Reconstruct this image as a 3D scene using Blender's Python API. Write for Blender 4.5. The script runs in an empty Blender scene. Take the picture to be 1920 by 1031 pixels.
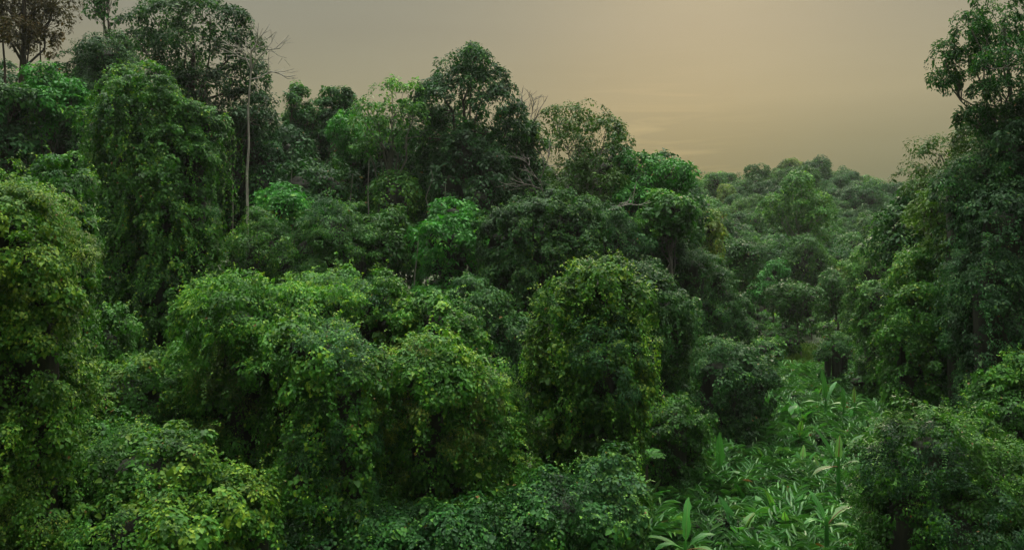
import bpy, math, random
import numpy as np

# ------------------------------------------------------------------ camera, sky, sun, exposure
SC = bpy.context.scene
COL = SC.collection
EYE = 13.0                     # camera height over the valley floor, metres
FPX, CX, HY = 1507.0, 960.0, 430.0
cd = bpy.data.cameras.new("camera")
cam = bpy.data.objects.new("camera", cd)
COL.objects.link(cam)
cam.location = (0, 0, EYE)
cam.rotation_euler = (math.radians(90), 0, 0)
cd.sensor_width = 36.0
cd.lens = 36.0 * FPX / 1920.0
cd.shift_y = -(515.5 - HY) / 1920.0
cd.clip_start, cd.clip_end = 0.1, 3000
SC.camera = cam

SUN_EL, SUN_AZ = math.radians(22), math.radians(14)      # behind the trees, a little right of the view axis
w = bpy.data.worlds.new("World")
SC.world = w
w.use_nodes = True
nt = w.node_tree
N, Lk = nt.nodes, nt.links
N.clear()
out = N.new("ShaderNodeOutputWorld")
bg = N.new("ShaderNodeBackground")
bg.inputs["Strength"].default_value = 0.1
sky = N.new("ShaderNodeTexSky")
sky.sky_type = 'NISHITA'
sky.sun_disc = False
sky.sun_elevation = SUN_EL
sky.sun_rotation = SUN_AZ
sky.dust_density = 6.0
sky.air_density = 2.0
tc = N.new("ShaderNodeTexCoord")
sep = N.new("ShaderNodeSeparateXYZ")
Lk.new(tc.outputs["Generated"], sep.inputs[0])
ramp = N.new("ShaderNodeValToRGB")
els = ramp.color_ramp.elements
SKY = [(0.0, (.13, .145, .085)), (0.07, (.165, .175, .10)), (0.105, (.20, .20, .12)), (0.157, (.285, .262, .168)), (0.24, (.262, .252, .190)), (0.34, (.25, .257, .212)), (0.48, (.7, .7, .62)), (0.74, (3.3, 3.3, 3.0)), (1.0, (12, 12, 10.8))]  # overhead stops, out of frame, brightened beyond the visible sky to light the foliage
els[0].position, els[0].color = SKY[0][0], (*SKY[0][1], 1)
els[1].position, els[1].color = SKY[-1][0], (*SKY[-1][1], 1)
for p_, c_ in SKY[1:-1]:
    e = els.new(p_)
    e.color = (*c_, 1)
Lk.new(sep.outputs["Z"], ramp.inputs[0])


def vmath(op, a, b=None):
    n = N.new("ShaderNodeVectorMath")
    n.operation = op
    Lk.new(a, n.inputs[0])
    if b is not None:
        if isinstance(b, tuple):
            n.inputs[1].default_value = b
        else:
            Lk.new(b, n.inputs[1])
    return n


def fmath(op, a, b=None, c=None, clamp=False):
    n = N.new("ShaderNodeMath")
    n.operation = op
    n.use_clamp = clamp
    for i, v in enumerate((a, b, c)):
        if v is None:
            continue
        if isinstance(v, (int, float)):
            n.inputs[i].default_value = v
        else:
            Lk.new(v, n.inputs[i])
    return n.outputs[0]


# the glow round the hidden sun, wide and low
gaz, gel = math.radians(10.0), math.radians(3.5)
gdir = (math.sin(gaz) * math.cos(gel), math.cos(gaz) * math.cos(gel), math.sin(gel))
dotn = vmath('DOT_PRODUCT', tc.outputs["Generated"], gdir).outputs["Value"]
glow = fmath('POWER', fmath('MAXIMUM', dotn, 0.0), 95.0)
glow2 = fmath('POWER', fmath('MAXIMUM', dotn, 0.0), 260.0)
# thin streaks of cirrus near the glow
mp = N.new("ShaderNodeMapping")
mp.inputs["Scale"].default_value = (3.2, 3.2, 34.0)
mp.inputs["Rotation"].default_value = (0.0, math.radians(5), 0.0)
Lk.new(tc.outputs["Generated"], mp.inputs["Vector"])
nz_ = N.new("ShaderNodeTexNoise")
nz_.inputs["Scale"].default_value = 2.2
nz_.inputs["Detail"].default_value = 7.0
nz_.inputs["Distortion"].default_value = .9
Lk.new(mp.outputs[0], nz_.inputs["Vector"])
wisp = fmath('MULTIPLY', fmath('MULTIPLY_ADD', nz_.outputs["Fac"], 3.6, -1.75, True), glow2)
mpb = N.new("ShaderNodeMapping")
mpb.inputs["Scale"].default_value = (1.6, 1.6, 9.0)
Lk.new(tc.outputs["Generated"], mpb.inputs["Vector"])
nzb = N.new("ShaderNodeTexNoise")
nzb.inputs["Scale"].default_value = 1.7
nzb.inputs["Detail"].default_value = 4.0
Lk.new(mpb.outputs[0], nzb.inputs["Vector"])
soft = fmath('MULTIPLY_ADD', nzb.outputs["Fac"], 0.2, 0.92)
# evening: the sky away from the sun is dimmer, to darken near plant sides
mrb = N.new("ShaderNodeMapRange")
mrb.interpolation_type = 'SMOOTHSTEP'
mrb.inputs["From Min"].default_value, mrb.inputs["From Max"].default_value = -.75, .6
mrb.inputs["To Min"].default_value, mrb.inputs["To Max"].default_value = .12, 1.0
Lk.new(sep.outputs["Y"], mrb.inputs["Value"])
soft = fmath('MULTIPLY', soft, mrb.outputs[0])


def mixc(blend, fac, a, b):
    n = N.new("ShaderNodeMix")
    n.data_type = 'RGBA'
    n.blend_type = blend
    if isinstance(fac, (int, float)):
        n.inputs[0].default_value = fac
    else:
        Lk.new(fac, n.inputs[0])
    for s, v in ((6, a), (7, b)):
        if isinstance(v, tuple):
            n.inputs[s].default_value = (*v, 1)
        else:
            Lk.new(v, n.inputs[s])
    return n.outputs[2]


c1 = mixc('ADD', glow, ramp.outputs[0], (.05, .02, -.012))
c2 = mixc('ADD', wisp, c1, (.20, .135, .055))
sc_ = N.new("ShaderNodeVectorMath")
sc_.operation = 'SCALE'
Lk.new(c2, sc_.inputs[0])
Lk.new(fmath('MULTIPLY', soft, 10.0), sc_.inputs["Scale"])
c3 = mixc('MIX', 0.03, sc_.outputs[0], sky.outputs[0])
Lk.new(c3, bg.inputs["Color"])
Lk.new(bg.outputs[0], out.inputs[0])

sl = bpy.data.lights.new("sun", 'SUN')
sl.energy = 1.7
sl.angle = math.radians(18)
sl.color = (1.0, .86, .62)
sun = bpy.data.objects.new("sun", sl)
COL.objects.link(sun)
sun.location = (20, 60, 60)
from mathutils import Vector
sd = Vector((math.sin(SUN_AZ) * math.cos(SUN_EL), math.cos(SUN_AZ) * math.cos(SUN_EL), math.sin(SUN_EL)))
sun.rotation_euler = sd.to_track_quat('Z', 'Y').to_euler()

SC.view_settings.view_transform = 'Standard'
SC.view_settings.look = 'None'
SC.view_settings.exposure = 0.0
SC.view_settings.gamma = 1.0
SC.render.engine = 'CYCLES'
SC.cycles.use_denoising = True
SC.cycles.denoising_prefilter = 'NONE'
SC.cycles.denoiser = 'OPENIMAGEDENOISE'
SC.cycles.denoising_input_passes = 'RGB_ALBEDO_NORMAL'
SC.cycles.sample_clamp_direct = 1.5
SC.cycles.sample_clamp_indirect = 1.5
SC.cycles.max_bounces = 5
SC.cycles.diffuse_bounces = 3
SC.cycles.glossy_bounces = 1
SC.cycles.transmission_bounces = 2
SC.cycles.volume_bounces = 0
SC.cycles.use_adaptive_sampling = True
SC.cycles.adaptive_threshold = 0.01

# ------------------------------------------------------------------ helpers
rng = np.random.default_rng(7)


def P(px, py, Y):
    return np.array([(px - CX) / FPX * Y, Y, EYE - (py - HY) / FPX * Y])


def sstep(a, b, v):
    t = np.clip((v - a) / (b - a), 0, 1)
    return t * t * (3 - 2 * t)


def ground(x, y):
    x, y = np.asarray(x, float), np.asarray(y, float)
    xa = 6 + (y - 25) * .4
    d = x - xa
    left = np.maximum(0, -d - 7)
    right = np.maximum(0, d - 9)
    near = 1 - sstep(120, 200, y)
    g = 9 * (1 - np.exp(-left / 40)) * near + 13 * (1 - np.exp(-right / 22)) * near
    ridge = 16.5 + 5.0 * np.exp(-((x / np.maximum(y, 1) - .35) / .06) ** 2)
    g = g + sstep(112, 245, y) * ridge
    g = g + .25 * np.sin(x * .31 + y * .17) + .2 * np.sin(x * .7 - y * .43)
    return g


def unit(v):
    return v / np.maximum(np.linalg.norm(v, axis=-1, keepdims=True), 1e-9)


def rsph(n):
    return unit(rng.normal(size=(n, 3)))


def wave(p, f, s=0.0):
    """Cheap smooth 3-D noise, about -1..1."""
    x, y, z = p[:, 0] * f, p[:, 1] * f, p[:, 2] * f
    return (np.sin(x + 1.7 * np.sin(y * .8 + s) + s) + np.sin(y * 1.13 + 1.5 * np.sin(z * .9 + 2 * s) + 2.1) + np.sin(z * 1.21 + 1.6 * np.sin(x * .7 + s) + 4.2 + s)) / 3


SHAPES = {   # (across, along, lift) in units of width, length, length
    'diamond': (np.array([(0, 0, 0), (-.5, .42, .07), (0, 1, -.08), (.5, .42, .07)]), np.array([(0, 3, 2, 1)])),
    'heart': (np.array([(0, 0, 0), (-.5, .14, .06), (-.36, .62, .03), (0, 1, -.16), (.36, .62, .03), (.5, .14, .06)]), np.array([(0, 3, 2, 1), (0, 5, 4, 3)])),
    'lance': (np.array([(0, 0, 0), (-.42, .25, .10), (-.4, .62, .12), (0, 1, -.12), (.4, .62, .12), (.42, .25, .10)]), np.array([(0, 3, 2, 1), (0, 5, 4, 3)])),
}


class Leaves:
    """Collects leaves (and wood tubes and inner masses) and builds one mesh."""

    def __init__(self):
        self.V, self.F, self.T, self.n = [], [], [], 0

    def raw(self, v, f, t):
        self.V.append(v.astype(np.float32))
        self.F.append((f + self.n).astype(np.int32))
        self.T.append(np.broadcast_to(np.asarray(t, np.float32), (len(f),)))
        self.n += len(v)

    def add(self, pos, nrm, d, L, W, t, shape='diamond'):
        m = len(pos)
        if m == 0:
            return
        nrm = unit(nrm)
        d = unit(d - (d * nrm).sum(1, keepdims=True) * nrm)
        s = np.cross(d, nrm)
        tv, tf = SHAPES[shape]
        L = np.broadcast_to(L, (m,))[:, None, None]
        W = np.broadcast_to(W, (m,))[:, None, None]
        v = pos[:, None, :] + tv[None, :, 0:1] * W * s[:, None, :] + tv[None, :, 1:2] * L * d[:, None, :] + tv[None, :, 2:3] * L * nrm[:, None, :]
        k = len(tv)
        f = (np.arange(m) * k)[:, None, None] + tf[None]
        t = np.where(rng.random(m) < .003, 1.0, np.minimum(np.broadcast_to(t, (m,)), .94))
        t = np.repeat(t, len(tf))
        self.raw(v.reshape(-1, 3), f.reshape(-1, 4), t)

    def tube(self, path, rad, sides=5, t=0.5):
        path = np.asarray(path, float)
        n = len(path)
        rad = np.broadcast_to(rad, (n,))
        tan = unit(np.gradient(path, axis=0))
        up = np.array([0, 0, 1.0]) if abs(tan[0, 2]) < .9 else np.array([1.0, 0, 0])
        a = unit(np.cross(tan, up))
        b = np.cross(tan, a)
        th = np.arange(sides) / sides * 2 * np.pi
        v = path[:, None] + rad[:, None, None] * (np.cos(th)[None, :, None] * a[:, None] + np.sin(th)[None, :, None] * b[:, None])
        i, j = np.meshgrid(np.arange(n - 1), np.arange(sides), indexing='ij')
        jn = (j + 1) % sides
        f = np.stack([i * sides + j, i * sides + jn, (i + 1) * sides + jn, (i + 1) * sides + j], -1).reshape(-1, 4)
        self.raw(v.reshape(-1, 3), f, t)

    def build(self, name, mat, parent=None, base=(0, 0, 0), smooth=False):
        me = bpy.data.meshes.new(name)
        o = bpy.data.objects.new(name, me)
        COL.objects.link(o)
        if self.V:
            v = np.concatenate(self.V) - np.asarray(base, np.float32)
            f = np.concatenate(self.F)
            t = np.concatenate(self.T)
            me.vertices.add(len(v))
            me.vertices.foreach_set("co", v.astype(np.float32).ravel())
            me.loops.add(f.size)
            me.loops.foreach_set("vertex_index", f.ravel())
            me.polygons.add(len(f))
            me.polygons.foreach_set("loop_start", np.arange(0, f.size, 4, dtype=np.int32))
            if smooth:
                me.polygons.foreach_set("use_smooth", np.ones(len(f), bool))
            at = me.attributes.new("tint", 'FLOAT', 'FACE')
            at.data.foreach_set("value", t.astype(np.float32))
            me.update(calc_edges=True)
            me.validate()
        me.materials.append(mat)
        if parent is not None:
            o.parent = parent
        else:
            o.location = base
        return o


def tag(o, label, cat, group=None, kind=None):
    o["label"], o["category"] = label, cat
    if group:
        o["group"] = group
    if kind:
        o["kind"] = kind
    return o


def thing(name, label, cat, base, group=None):
    o = bpy.data.objects.new(name, None)
    COL.objects.link(o)
    o.empty_display_size = .3
    o.location = base
    return tag(o, label, cat, group)


# ------------------------------------------------------------------ materials
def leaf_mat(name, dark, mid, young, trans=.28, rough=.48, spec=.2):
    m = bpy.data.materials.new(name)
    m.use_nodes = True
    t = m.node_tree
    n, l = t.nodes, t.links
    n.clear()
    o = n.new("ShaderNodeOutputMaterial")
    at = n.new("ShaderNodeAttribute")
    at.attribute_name = "tint"
    r = n.new("ShaderNodeValToRGB")
    e = r.color_ramp.elements
    e[0].position, e[0].color = 0.0, (*dark, 1)
    e[1].position, e[1].color = 1.0, (.16, .09, .03, 1)
    q = e.new(.94)
    q.color = (*young, 1)
    q = e.new(.55)
    q.color = (*mid, 1)
    l.new(at.outputs["Fac"], r.inputs[0])
    # patchy colour over a metre or so, as between shoots of different age
    g = n.new("ShaderNodeNewGeometry")
    no = n.new("ShaderNodeTexNoise")
    no.inputs["Scale"].default_value = .9
    no.inputs["Detail"].default_value = 3
    l.new(g.outputs["Position"], no.inputs["Vector"])
    hs = n.new("ShaderNodeHueSaturation")
    mr = n.new("ShaderNodeMapRange")
    mr.inputs["To Min"].default_value, mr.inputs["To Max"].default_value = .62, 1.38
    mr.inputs["From Min"].default_value, mr.inputs["From Max"].default_value = .3, .7
    l.new(no.outputs["Fac"], mr.inputs["Value"])
    oi = n.new("ShaderNodeObjectInfo")
    om = n.new("ShaderNodeMapRange")
    om.inputs["To Min"].default_value, om.inputs["To Max"].default_value = .78, 1.25
    l.new(oi.outputs["Random"], om.inputs["Value"])
    vm = n.new("ShaderNodeMath")
    vm.operation = 'MULTIPLY'
    l.new(mr.outputs[0], vm.inputs[0])
    l.new(om.outputs[0], vm.inputs[1])
    l.new(vm.outputs[0], hs.inputs["Value"])
    l.new(r.outputs[0], hs.inputs["Color"])
    p = n.new("ShaderNodeBsdfPrincipled")
    p.inputs["Roughness"].default_value = rough
    p.inputs["Specular IOR Level"].default_value = spec
    l.new(hs.outputs[0], p.inputs["Base Color"])
    tr = n.new("ShaderNodeBsdfTranslucent")
    mx = n.new("ShaderNodeMix")
    mx.data_type = 'RGBA'
    mx.blend_type = 'MULTIPLY'
    mx.inputs[0].default_value = 1
    mx.inputs[7].default_value = (1.25, 1.35, .6, 1)
    l.new(hs.outputs[0], mx.inputs[6])
    l.new(mx.outputs[2], tr.inputs["Color"])
    ms = n.new("ShaderNodeMixShader")
    ms.inputs[0].default_value = trans
    l.new(p.outputs[0], ms.inputs[1])
    l.new(tr.outputs[0], ms.inputs[2])
    l.new(ms.outputs[0], o.inputs[0])
    return m


def bark_mat(name, a, b):
    m = bpy.data.materials.new(name)
    m.use_nodes = True
    t = m.node_tree
    n, l = t.nodes, t.links
    p = n["Principled BSDF"]
    p.inputs["Roughness"].default_value = .85
    g = n.new("ShaderNodeNewGeometry")
    mp = n.new("ShaderNodeMapping")
    mp.inputs["Scale"].default_value = (4, 4, .8)
    l.new(g.outputs["Position"], mp.inputs["Vector"])
    no = n.new("ShaderNodeTexNoise")
    no.inputs["Scale"].default_value = 1.6
    no.inputs["Detail"].default_value = 6
    l.new(mp.outputs[0], no.inputs["Vector"])
    r = n.new("ShaderNodeValToRGB")
    r.color_ramp.elements[0].position, r.color_ramp.elements[0].color = .35, (*a, 1)
    r.color_ramp.elements[1].position, r.color_ramp.elements[1].color = .65, (*b, 1)
    l.new(no.outputs["Fac"], r.inputs[0])
    l.new(r.outputs[0], p.inputs["Base Color"])
    bu = n.new("ShaderNodeBump")
    bu.inputs["Strength"].default_value = .5
    l.new(no.outputs["Fac"], bu.inputs["Height"])
    l.new(bu.outputs[0], p.inputs["Normal"])
    return m


M = dict(
    vine=leaf_mat("vine_leaf", (.012, .065, .009), (.054, .185, .017), (.25, .38, .03)),
    vine_deep=leaf_mat("deep_green_vine_leaf", (.009, .048, .012), (.032, .122, .020), (.13, .27, .03)),
    vine_gold=leaf_mat("yellow_green_vine_leaf", (.016, .08, .009), (.064, .195, .017), (.25, .38, .033)),
    vine_blue=leaf_mat("blue_green_vine_leaf", (.012, .052, .018), (.034, .122, .032), (.12, .25, .045)),
    dark=leaf_mat("dark_tree_leaf", (.006, .036, .010), (.021, .092, .020), (.08, .20, .03)),
    mid=leaf_mat("tree_leaf", (.012, .06, .011), (.042, .15, .020), (.15, .30, .03)),
    bright=leaf_mat("bright_tree_leaf", (.014, .10, .014), (.046, .225, .027), (.16, .38, .04)),
    gold=leaf_mat("yellowing_tree_leaf", (.035, .095, .013), (.10, .19, .025), (.27, .31, .045)),
    rust=leaf_mat("rusty_tree_leaf", (.04, .043, .018), (.085, .075, .03), (.15, .10, .035)),
    ginger=leaf_mat("ginger_leaf", (.026, .105, .026), (.055, .18, .04), (.14, .28, .07), .25, .42, .3),
    banana=leaf_mat("banana_leaf", (.025, .11, .025), (.045, .19, .03), (.13, .26, .06), .35, .45, .3),
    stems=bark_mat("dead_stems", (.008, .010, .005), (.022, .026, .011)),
    bark=bark_mat("brown_bark", (.035, .028, .02), (.10, .08, .06)),
    pale=bark_mat("pale_bark", (.16, .15, .125), (.38, .36, .31)),
    grey=bark_mat("grey_bark", (.08, .075, .062), (.19, .18, .15)),
)

# ------------------------------------------------------------------ foliage builders


def lobes_from(spec, Y, dscale=1.0):
    """spec rows: px, py, rx, ry [, metres behind Y [, 'g' = drapes to the ground | pixel row it drapes to]]"""
    C, R, D = [], [], []
    for row in spec:
        px, py, rx, ry = row[:4]
        dy = row[4] if len(row) > 4 else 0.0
        y = Y + dy
        c = P(px, py, y)
        r = np.array([rx * y / FPX, rx * y / FPX * dscale, ry * y / FPX])
        dn = 0.0
        if len(row) > 5:
            dn = c[2] - float(ground(c[0], c[1])) if row[5] == 'g' else max(0.0, (row[5] - py) / FPX * y)
        C.append(c), R.append(r), D.append(max(dn, 0.0))
    return np.array(C), np.array(R), np.array(D)


def shell(C, R, D, dens, lump=.13, bottom=.3, back=.5, taper=.25, inside=.86, seed=0.0, freq=1.0):
    """Points over the union of the lobes (domes that may drape down as columns)."""
    PT, NM = [], []
    for i in range(len(C)):
        c, r, dn = C[i], R[i], D[i]
        rm = r.mean()
        n = int(dens * (4 * np.pi * rm * rm * (.55 if dn else 1)) + .5)
        u = rsph(max(n, 6))
        if dn:
            u[:, 2] = np.abs(u[:, 2])
        p = c + u * r
        nm = unit(u / r)
        if not dn:
            keep = (u[:, 2] > -.25) | (rng.random(len(u)) < bottom)
            p, nm = p[keep], nm[keep]
        else:
            m = int(dens * 2 * np.pi * r[:2].mean() * dn)
            th = rng.random(m) * 2 * np.pi
            z = rng.random(m)
            cs = np.stack([np.cos(th), np.sin(th), 0 * th], 1)
            tp = 1 - taper * np.sin(np.minimum(z * 1.3, 1) * np.pi / 2)
            q = c + cs * r * tp[:, None] - np.stack([0 * z, 0 * z, z * dn], 1)
            p = np.concatenate([p, q])
            nm = np.concatenate([nm, unit(cs + np.array([0, 0, .12]))])
        amp = lump * rm
        p = p + nm * (amp * (wave(p, 2.6 * freq / max(rm, .6) ** .6, seed + i) + .6 * wave(p, 6.0 * freq / max(rm, .6) ** .6, seed + 3 + i)))[:, None]
        keep = np.ones(len(p), bool)
        for j in range(len(C)):
            if j == i:
                continue
            dz = p[:, 2] - C[j, 2]
            if D[j]:
                dz = np.where(dz < 0, np.maximum(0, -dz - D[j]), dz)
                rj = np.where((p[:, 2] < C[j, 2])[:, None], R[j] * (1 - taper * .9), R[j])
            else:
                rj = np.broadcast_to(R[j], p.shape)
            q = np.stack([p[:, 0] - C[j, 0], p[:, 1] - C[j, 1], dz], 1) / (rj * inside)
            keep &= (q * q).sum(1) > 1
        tocam = unit(np.array([0, 0, EYE]) - p)
        keep &= ((nm * tocam).sum(1) > -.35) | (rng.random(len(p)) < back)
        keep &= p[:, 2] > ground(p[:, 0], p[:, 1]) - .1
        PT.append(p[keep]), NM.append(nm[keep])
    return np.concatenate(PT), np.concatenate(NM)


def clumps(lv, pt, nm, rc, nl, L, asp=.6, shape='diamond', droop=.6, tint=(.42, .2, .16), flat=.75, face=.5, seed=0.0):
    """A little dome of leaves at every point."""
    k = len(pt)
    if not k:
        return
    rcs = rc * rng.uniform(.65, 1.35, k)
    h = rsph(k * nl).reshape(k, nl, 3)
    up = unit(nm + np.array([0, 0, .45]))[:, None, :]
    dt = (h * up).sum(2, keepdims=True)
    h = np.where(dt < -.15, h - 2 * dt * up, h)
    rad = rng.uniform(.45, 1.0, (k, nl, 1)) ** .6
    off = h * rad * rcs[:, None, None]
    off = off - (1 - flat) * (off * up).sum(2, keepdims=True) * up
    pos = (pt[:, None] + off).reshape(-1, 3)
    n = (h * .55 + nm[:, None] * face + np.array([0, 0, .26]) + rng.normal(scale=.32, size=(k, nl, 3))).reshape(-1, 3)
    d = (h * .6 + nm[:, None] * .3 + np.array([0, 0, -droop]) + rng.normal(scale=.38, size=(k, nl, 3))).reshape(-1, 3)
    ct = tint[0] + tint[1] * wave(pt, .55, seed + 1.3) + rng.normal(scale=.09, size=k)
    t = np.clip(np.repeat(ct, nl) + rng.normal(scale=tint[2], size=k * nl), 0, 1)
    Ls = L * np.exp(rng.normal(scale=.28, size=k * nl)) * np.repeat(rng.uniform(.6, 1.2, k), nl)
    lv.add(pos, n, d, Ls, Ls * asp * rng.uniform(.85, 1.15, k * nl), t, shape)


def strands(lv, st, nm, length, step, L, asp=.8, shape='heart', tint=.4, wander=.35, out=.0):
    """Hanging vines: chains of leaves that fall from their starting points."""
    k = len(st)
    if not k:
        return
    S = max(2, int(length / step))
    ln = rng.uniform(.35, 1.0, k)
    a = np.cumsum(rng.normal(scale=wander * step, size=(k, S, 3)), 1)
    a[:, :, 2] *= .2
    hor = nm * np.array([1, 1, 0])
    z = np.arange(S) * step
    pos = st[:, None] + a + hor[:, None] * (out * np.sqrt(z / max(z[-1], .1)))[None, :, None] + np.array([0, 0, -1.0]) * (z[None, :, None] * ln[:, None, None])
    pos = pos + rng.normal(scale=.05, size=pos.shape)
    n = hor[:, None] * .9 + np.array([0, 0, .45]) + rng.normal(scale=.4, size=pos.shape)
    d = np.array([0, 0, -1.0]) + rng.normal(scale=.45, size=pos.shape)
    t = np.clip(tint + np.repeat(rng.normal(scale=.1, size=k), S) + rng.normal(scale=.13, size=k * S), 0, 1)
    p = pos.reshape(-1, 3)
    ok = p[:, 2] > ground(p[:, 0], p[:, 1])
    Ls = L * rng.uniform(.6, 1.2, k * S)
    lv.add(p[ok], n.reshape(-1, 3)[ok], d.reshape(-1, 3)[ok], Ls[ok], Ls[ok] * asp, t[ok], shape)


def shoots(lv, st, nm, length, L, nseg=9, asp=.6, tint=.8, shape='diamond'):
    """Young shoots that stick out of the top and bend over."""
    k = len(st)
    if not k:
        return
    d0 = unit(nm * .8 + np.array([0, 0, .8]) + rng.normal(scale=.45, size=(k, 3)))
    ln = length * rng.uniform(.4, 1.2, k)
    s = np.linspace(0.1, 1, nseg)
    pos = st[:, None] + d0[:, None] * (s[None, :, None] * ln[:, None, None]) + np.array([0, 0, -1.0]) * (.55 * s[None, :, None] ** 2.2 * ln[:, None, None])
    pos = pos + rng.normal(scale=.02, size=pos.shape)
    sd_ = rng.normal(size=(k, nseg, 3))
    d = d0[:, None] * .5 + sd_ * .7 + np.array([0, 0, -.35])
    n = np.array([0, 0, 1.0]) + rng.normal(scale=.45, size=pos.shape)
    t = np.clip(tint + rng.normal(scale=.15, size=k * nseg), 0, 1)
    Ls = L * rng.uniform(.6, 1.1, k * nseg)
    lv.add(pos.reshape(-1, 3), n.reshape(-1, 3), d.reshape(-1, 3), Ls, Ls * asp, t, shape)


def sprays(lv, st, nm, length, L, W, pairs=7, tint=.5, droop=.45, shape='diamond'):
    """Pinnate leaves: a stalk with leaflets in pairs."""
    k = len(st)
    if not k:
        return
    d0 = unit(nm * .9 + rng.normal(scale=.4, size=(k, 3)) + np.array([0, 0, .25]))
    side = unit(np.cross(d0, np.array([0, 0, 1.0]) + rng.normal(scale=.2, size=(k, 3))))
    nr = np.cross(side, d0)
    nr = nr * np.sign(nr[:, 2:3] + 1e-9)
    ln = length * rng.uniform(.7, 1.2, k)
    ct = tint + rng.normal(scale=.12, size=k)
    for j in range(pairs + 1):
        s = (j + .6) / (pairs + .6)
        p = st + d0 * (s * ln)[:, None] - np.array([0, 0, 1.0]) * (droop * s * s * ln)[:, None]
        fw = unit(d0 - np.array([0, 0, 1.0]) * (2 * droop * s))
        sh = L * (1 - .45 * abs(s - .45) * 1.6)
        for sg in ((-1, 1) if j < pairs else (0,)):
            dd = side * sg * .9 + fw * .55 + rng.normal(scale=.12, size=(k, 3))
            lv.add(p, nr + rng.normal(scale=.15, size=(k, 3)), dd, sh, W, np.clip(ct + rng.normal(scale=.07, size=k), 0, 1), shape)


_g = None


def cube_ball(n=6):
    global _g
    if _g is None:
        vs, fs = [], []
        for ax in range(3):
            for sg in (-1, 1):
                a, b = np.meshgrid(np.linspace(-1, 1, n), np.linspace(-1, 1, n), indexing='ij')
                v = np.zeros((n * n, 3))
                v[:, ax] = sg
                v[:, (ax + 1) % 3], v[:, (ax + 2) % 3] = a.ravel(), b.ravel()
                base = len(vs) * n * n
                i, j = np.meshgrid(np.arange(n - 1), np.arange(n - 1), indexing='ij')
                q = np.stack([i * n + j, (i + 1) * n + j, (i + 1) * n + j + 1, i * n + j + 1], -1).reshape(-1, 4)
                fs.append(base + (q if sg > 0 else q[:, ::-1]))
                vs.append(unit(v))
        _g = np.concatenate(vs), np.concatenate(fs)
    return _g


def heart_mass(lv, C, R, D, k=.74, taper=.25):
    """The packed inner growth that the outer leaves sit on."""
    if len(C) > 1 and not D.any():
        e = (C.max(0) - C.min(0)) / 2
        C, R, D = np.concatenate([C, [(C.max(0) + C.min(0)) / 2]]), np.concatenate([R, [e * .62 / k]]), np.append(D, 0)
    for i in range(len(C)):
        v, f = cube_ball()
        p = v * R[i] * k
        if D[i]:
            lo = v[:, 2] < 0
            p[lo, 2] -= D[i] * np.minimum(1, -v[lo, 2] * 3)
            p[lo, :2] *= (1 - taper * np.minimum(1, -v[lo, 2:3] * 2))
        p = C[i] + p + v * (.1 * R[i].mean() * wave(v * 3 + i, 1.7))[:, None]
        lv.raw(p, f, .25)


def wood(lv, base, top, targets, r0, twigs=None, ntw=10, wob=.4, sides=6, lim=.34):
    """Trunk from base to top, limbs to the targets, twigs to nearby clump points."""
    base, top = np.asarray(base, float), np.asarray(top, float)
    n = 9
    s = np.linspace(0, 1, n)[:, None]
    path = base + (top - base) * s
    path[1:-1, :2] += np.cumsum(rng.normal(scale=wob * .35, size=(n - 2, 2)), 0) * np.sin(s[1:-1] * np.pi)
    rr = r0 * (1 - .55 * s[:, 0])
    rr[0] *= 1.35
    lv.tube(path, rr, sides, .5)
    H = top[2] - base[2]
    for c in targets:
        f = np.clip(rng.uniform(.5, .97) if c[2] < top[2] + .25 * H else rng.uniform(.8, 1), 0, 1)
        i = min(int(f * (n - 1)), n - 2)
        a = path[i] + (path[i + 1] - path[i]) * (f * (n - 1) - i)
        ra = rr[i] * rng.uniform(.4, .62)
        mid = a + (c - a) * .5 + np.array([0, 0, np.linalg.norm(c - a) * rng.uniform(-.12, .12)]) + rng.normal(scale=.12 * np.linalg.norm(c - a), size=3) * .6
        t5 = np.linspace(0, 1, 6)[:, None]
        lp = (1 - t5) ** 2 * a + 2 * t5 * (1 - t5) * mid + t5 ** 2 * c
        lp[1:-1] += rng.normal(scale=.03 * np.linalg.norm(c - a), size=(4, 3))
        lv.tube(lp, np.linspace(ra, max(.03, ra * .35), 6), 5, .5)
        if twigs is not None and len(twigs):
            d2 = ((twigs - c) ** 2).sum(1)
            for q in np.argsort(d2)[:ntw * 3:3]:
                e = twigs[q]
                b = lp[rng.integers(2, 6)]
                if np.linalg.norm(e - b) > 2.4:
                    continue
                m2 = (b + e) / 2 + rng.normal(scale=.1 * np.linalg.norm(e - b) + .01, size=3)
                lv.tube(np.array([b, m2, e]), [max(.022, ra * .28), max(.018, ra * .2), .012], 4, .5)


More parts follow.
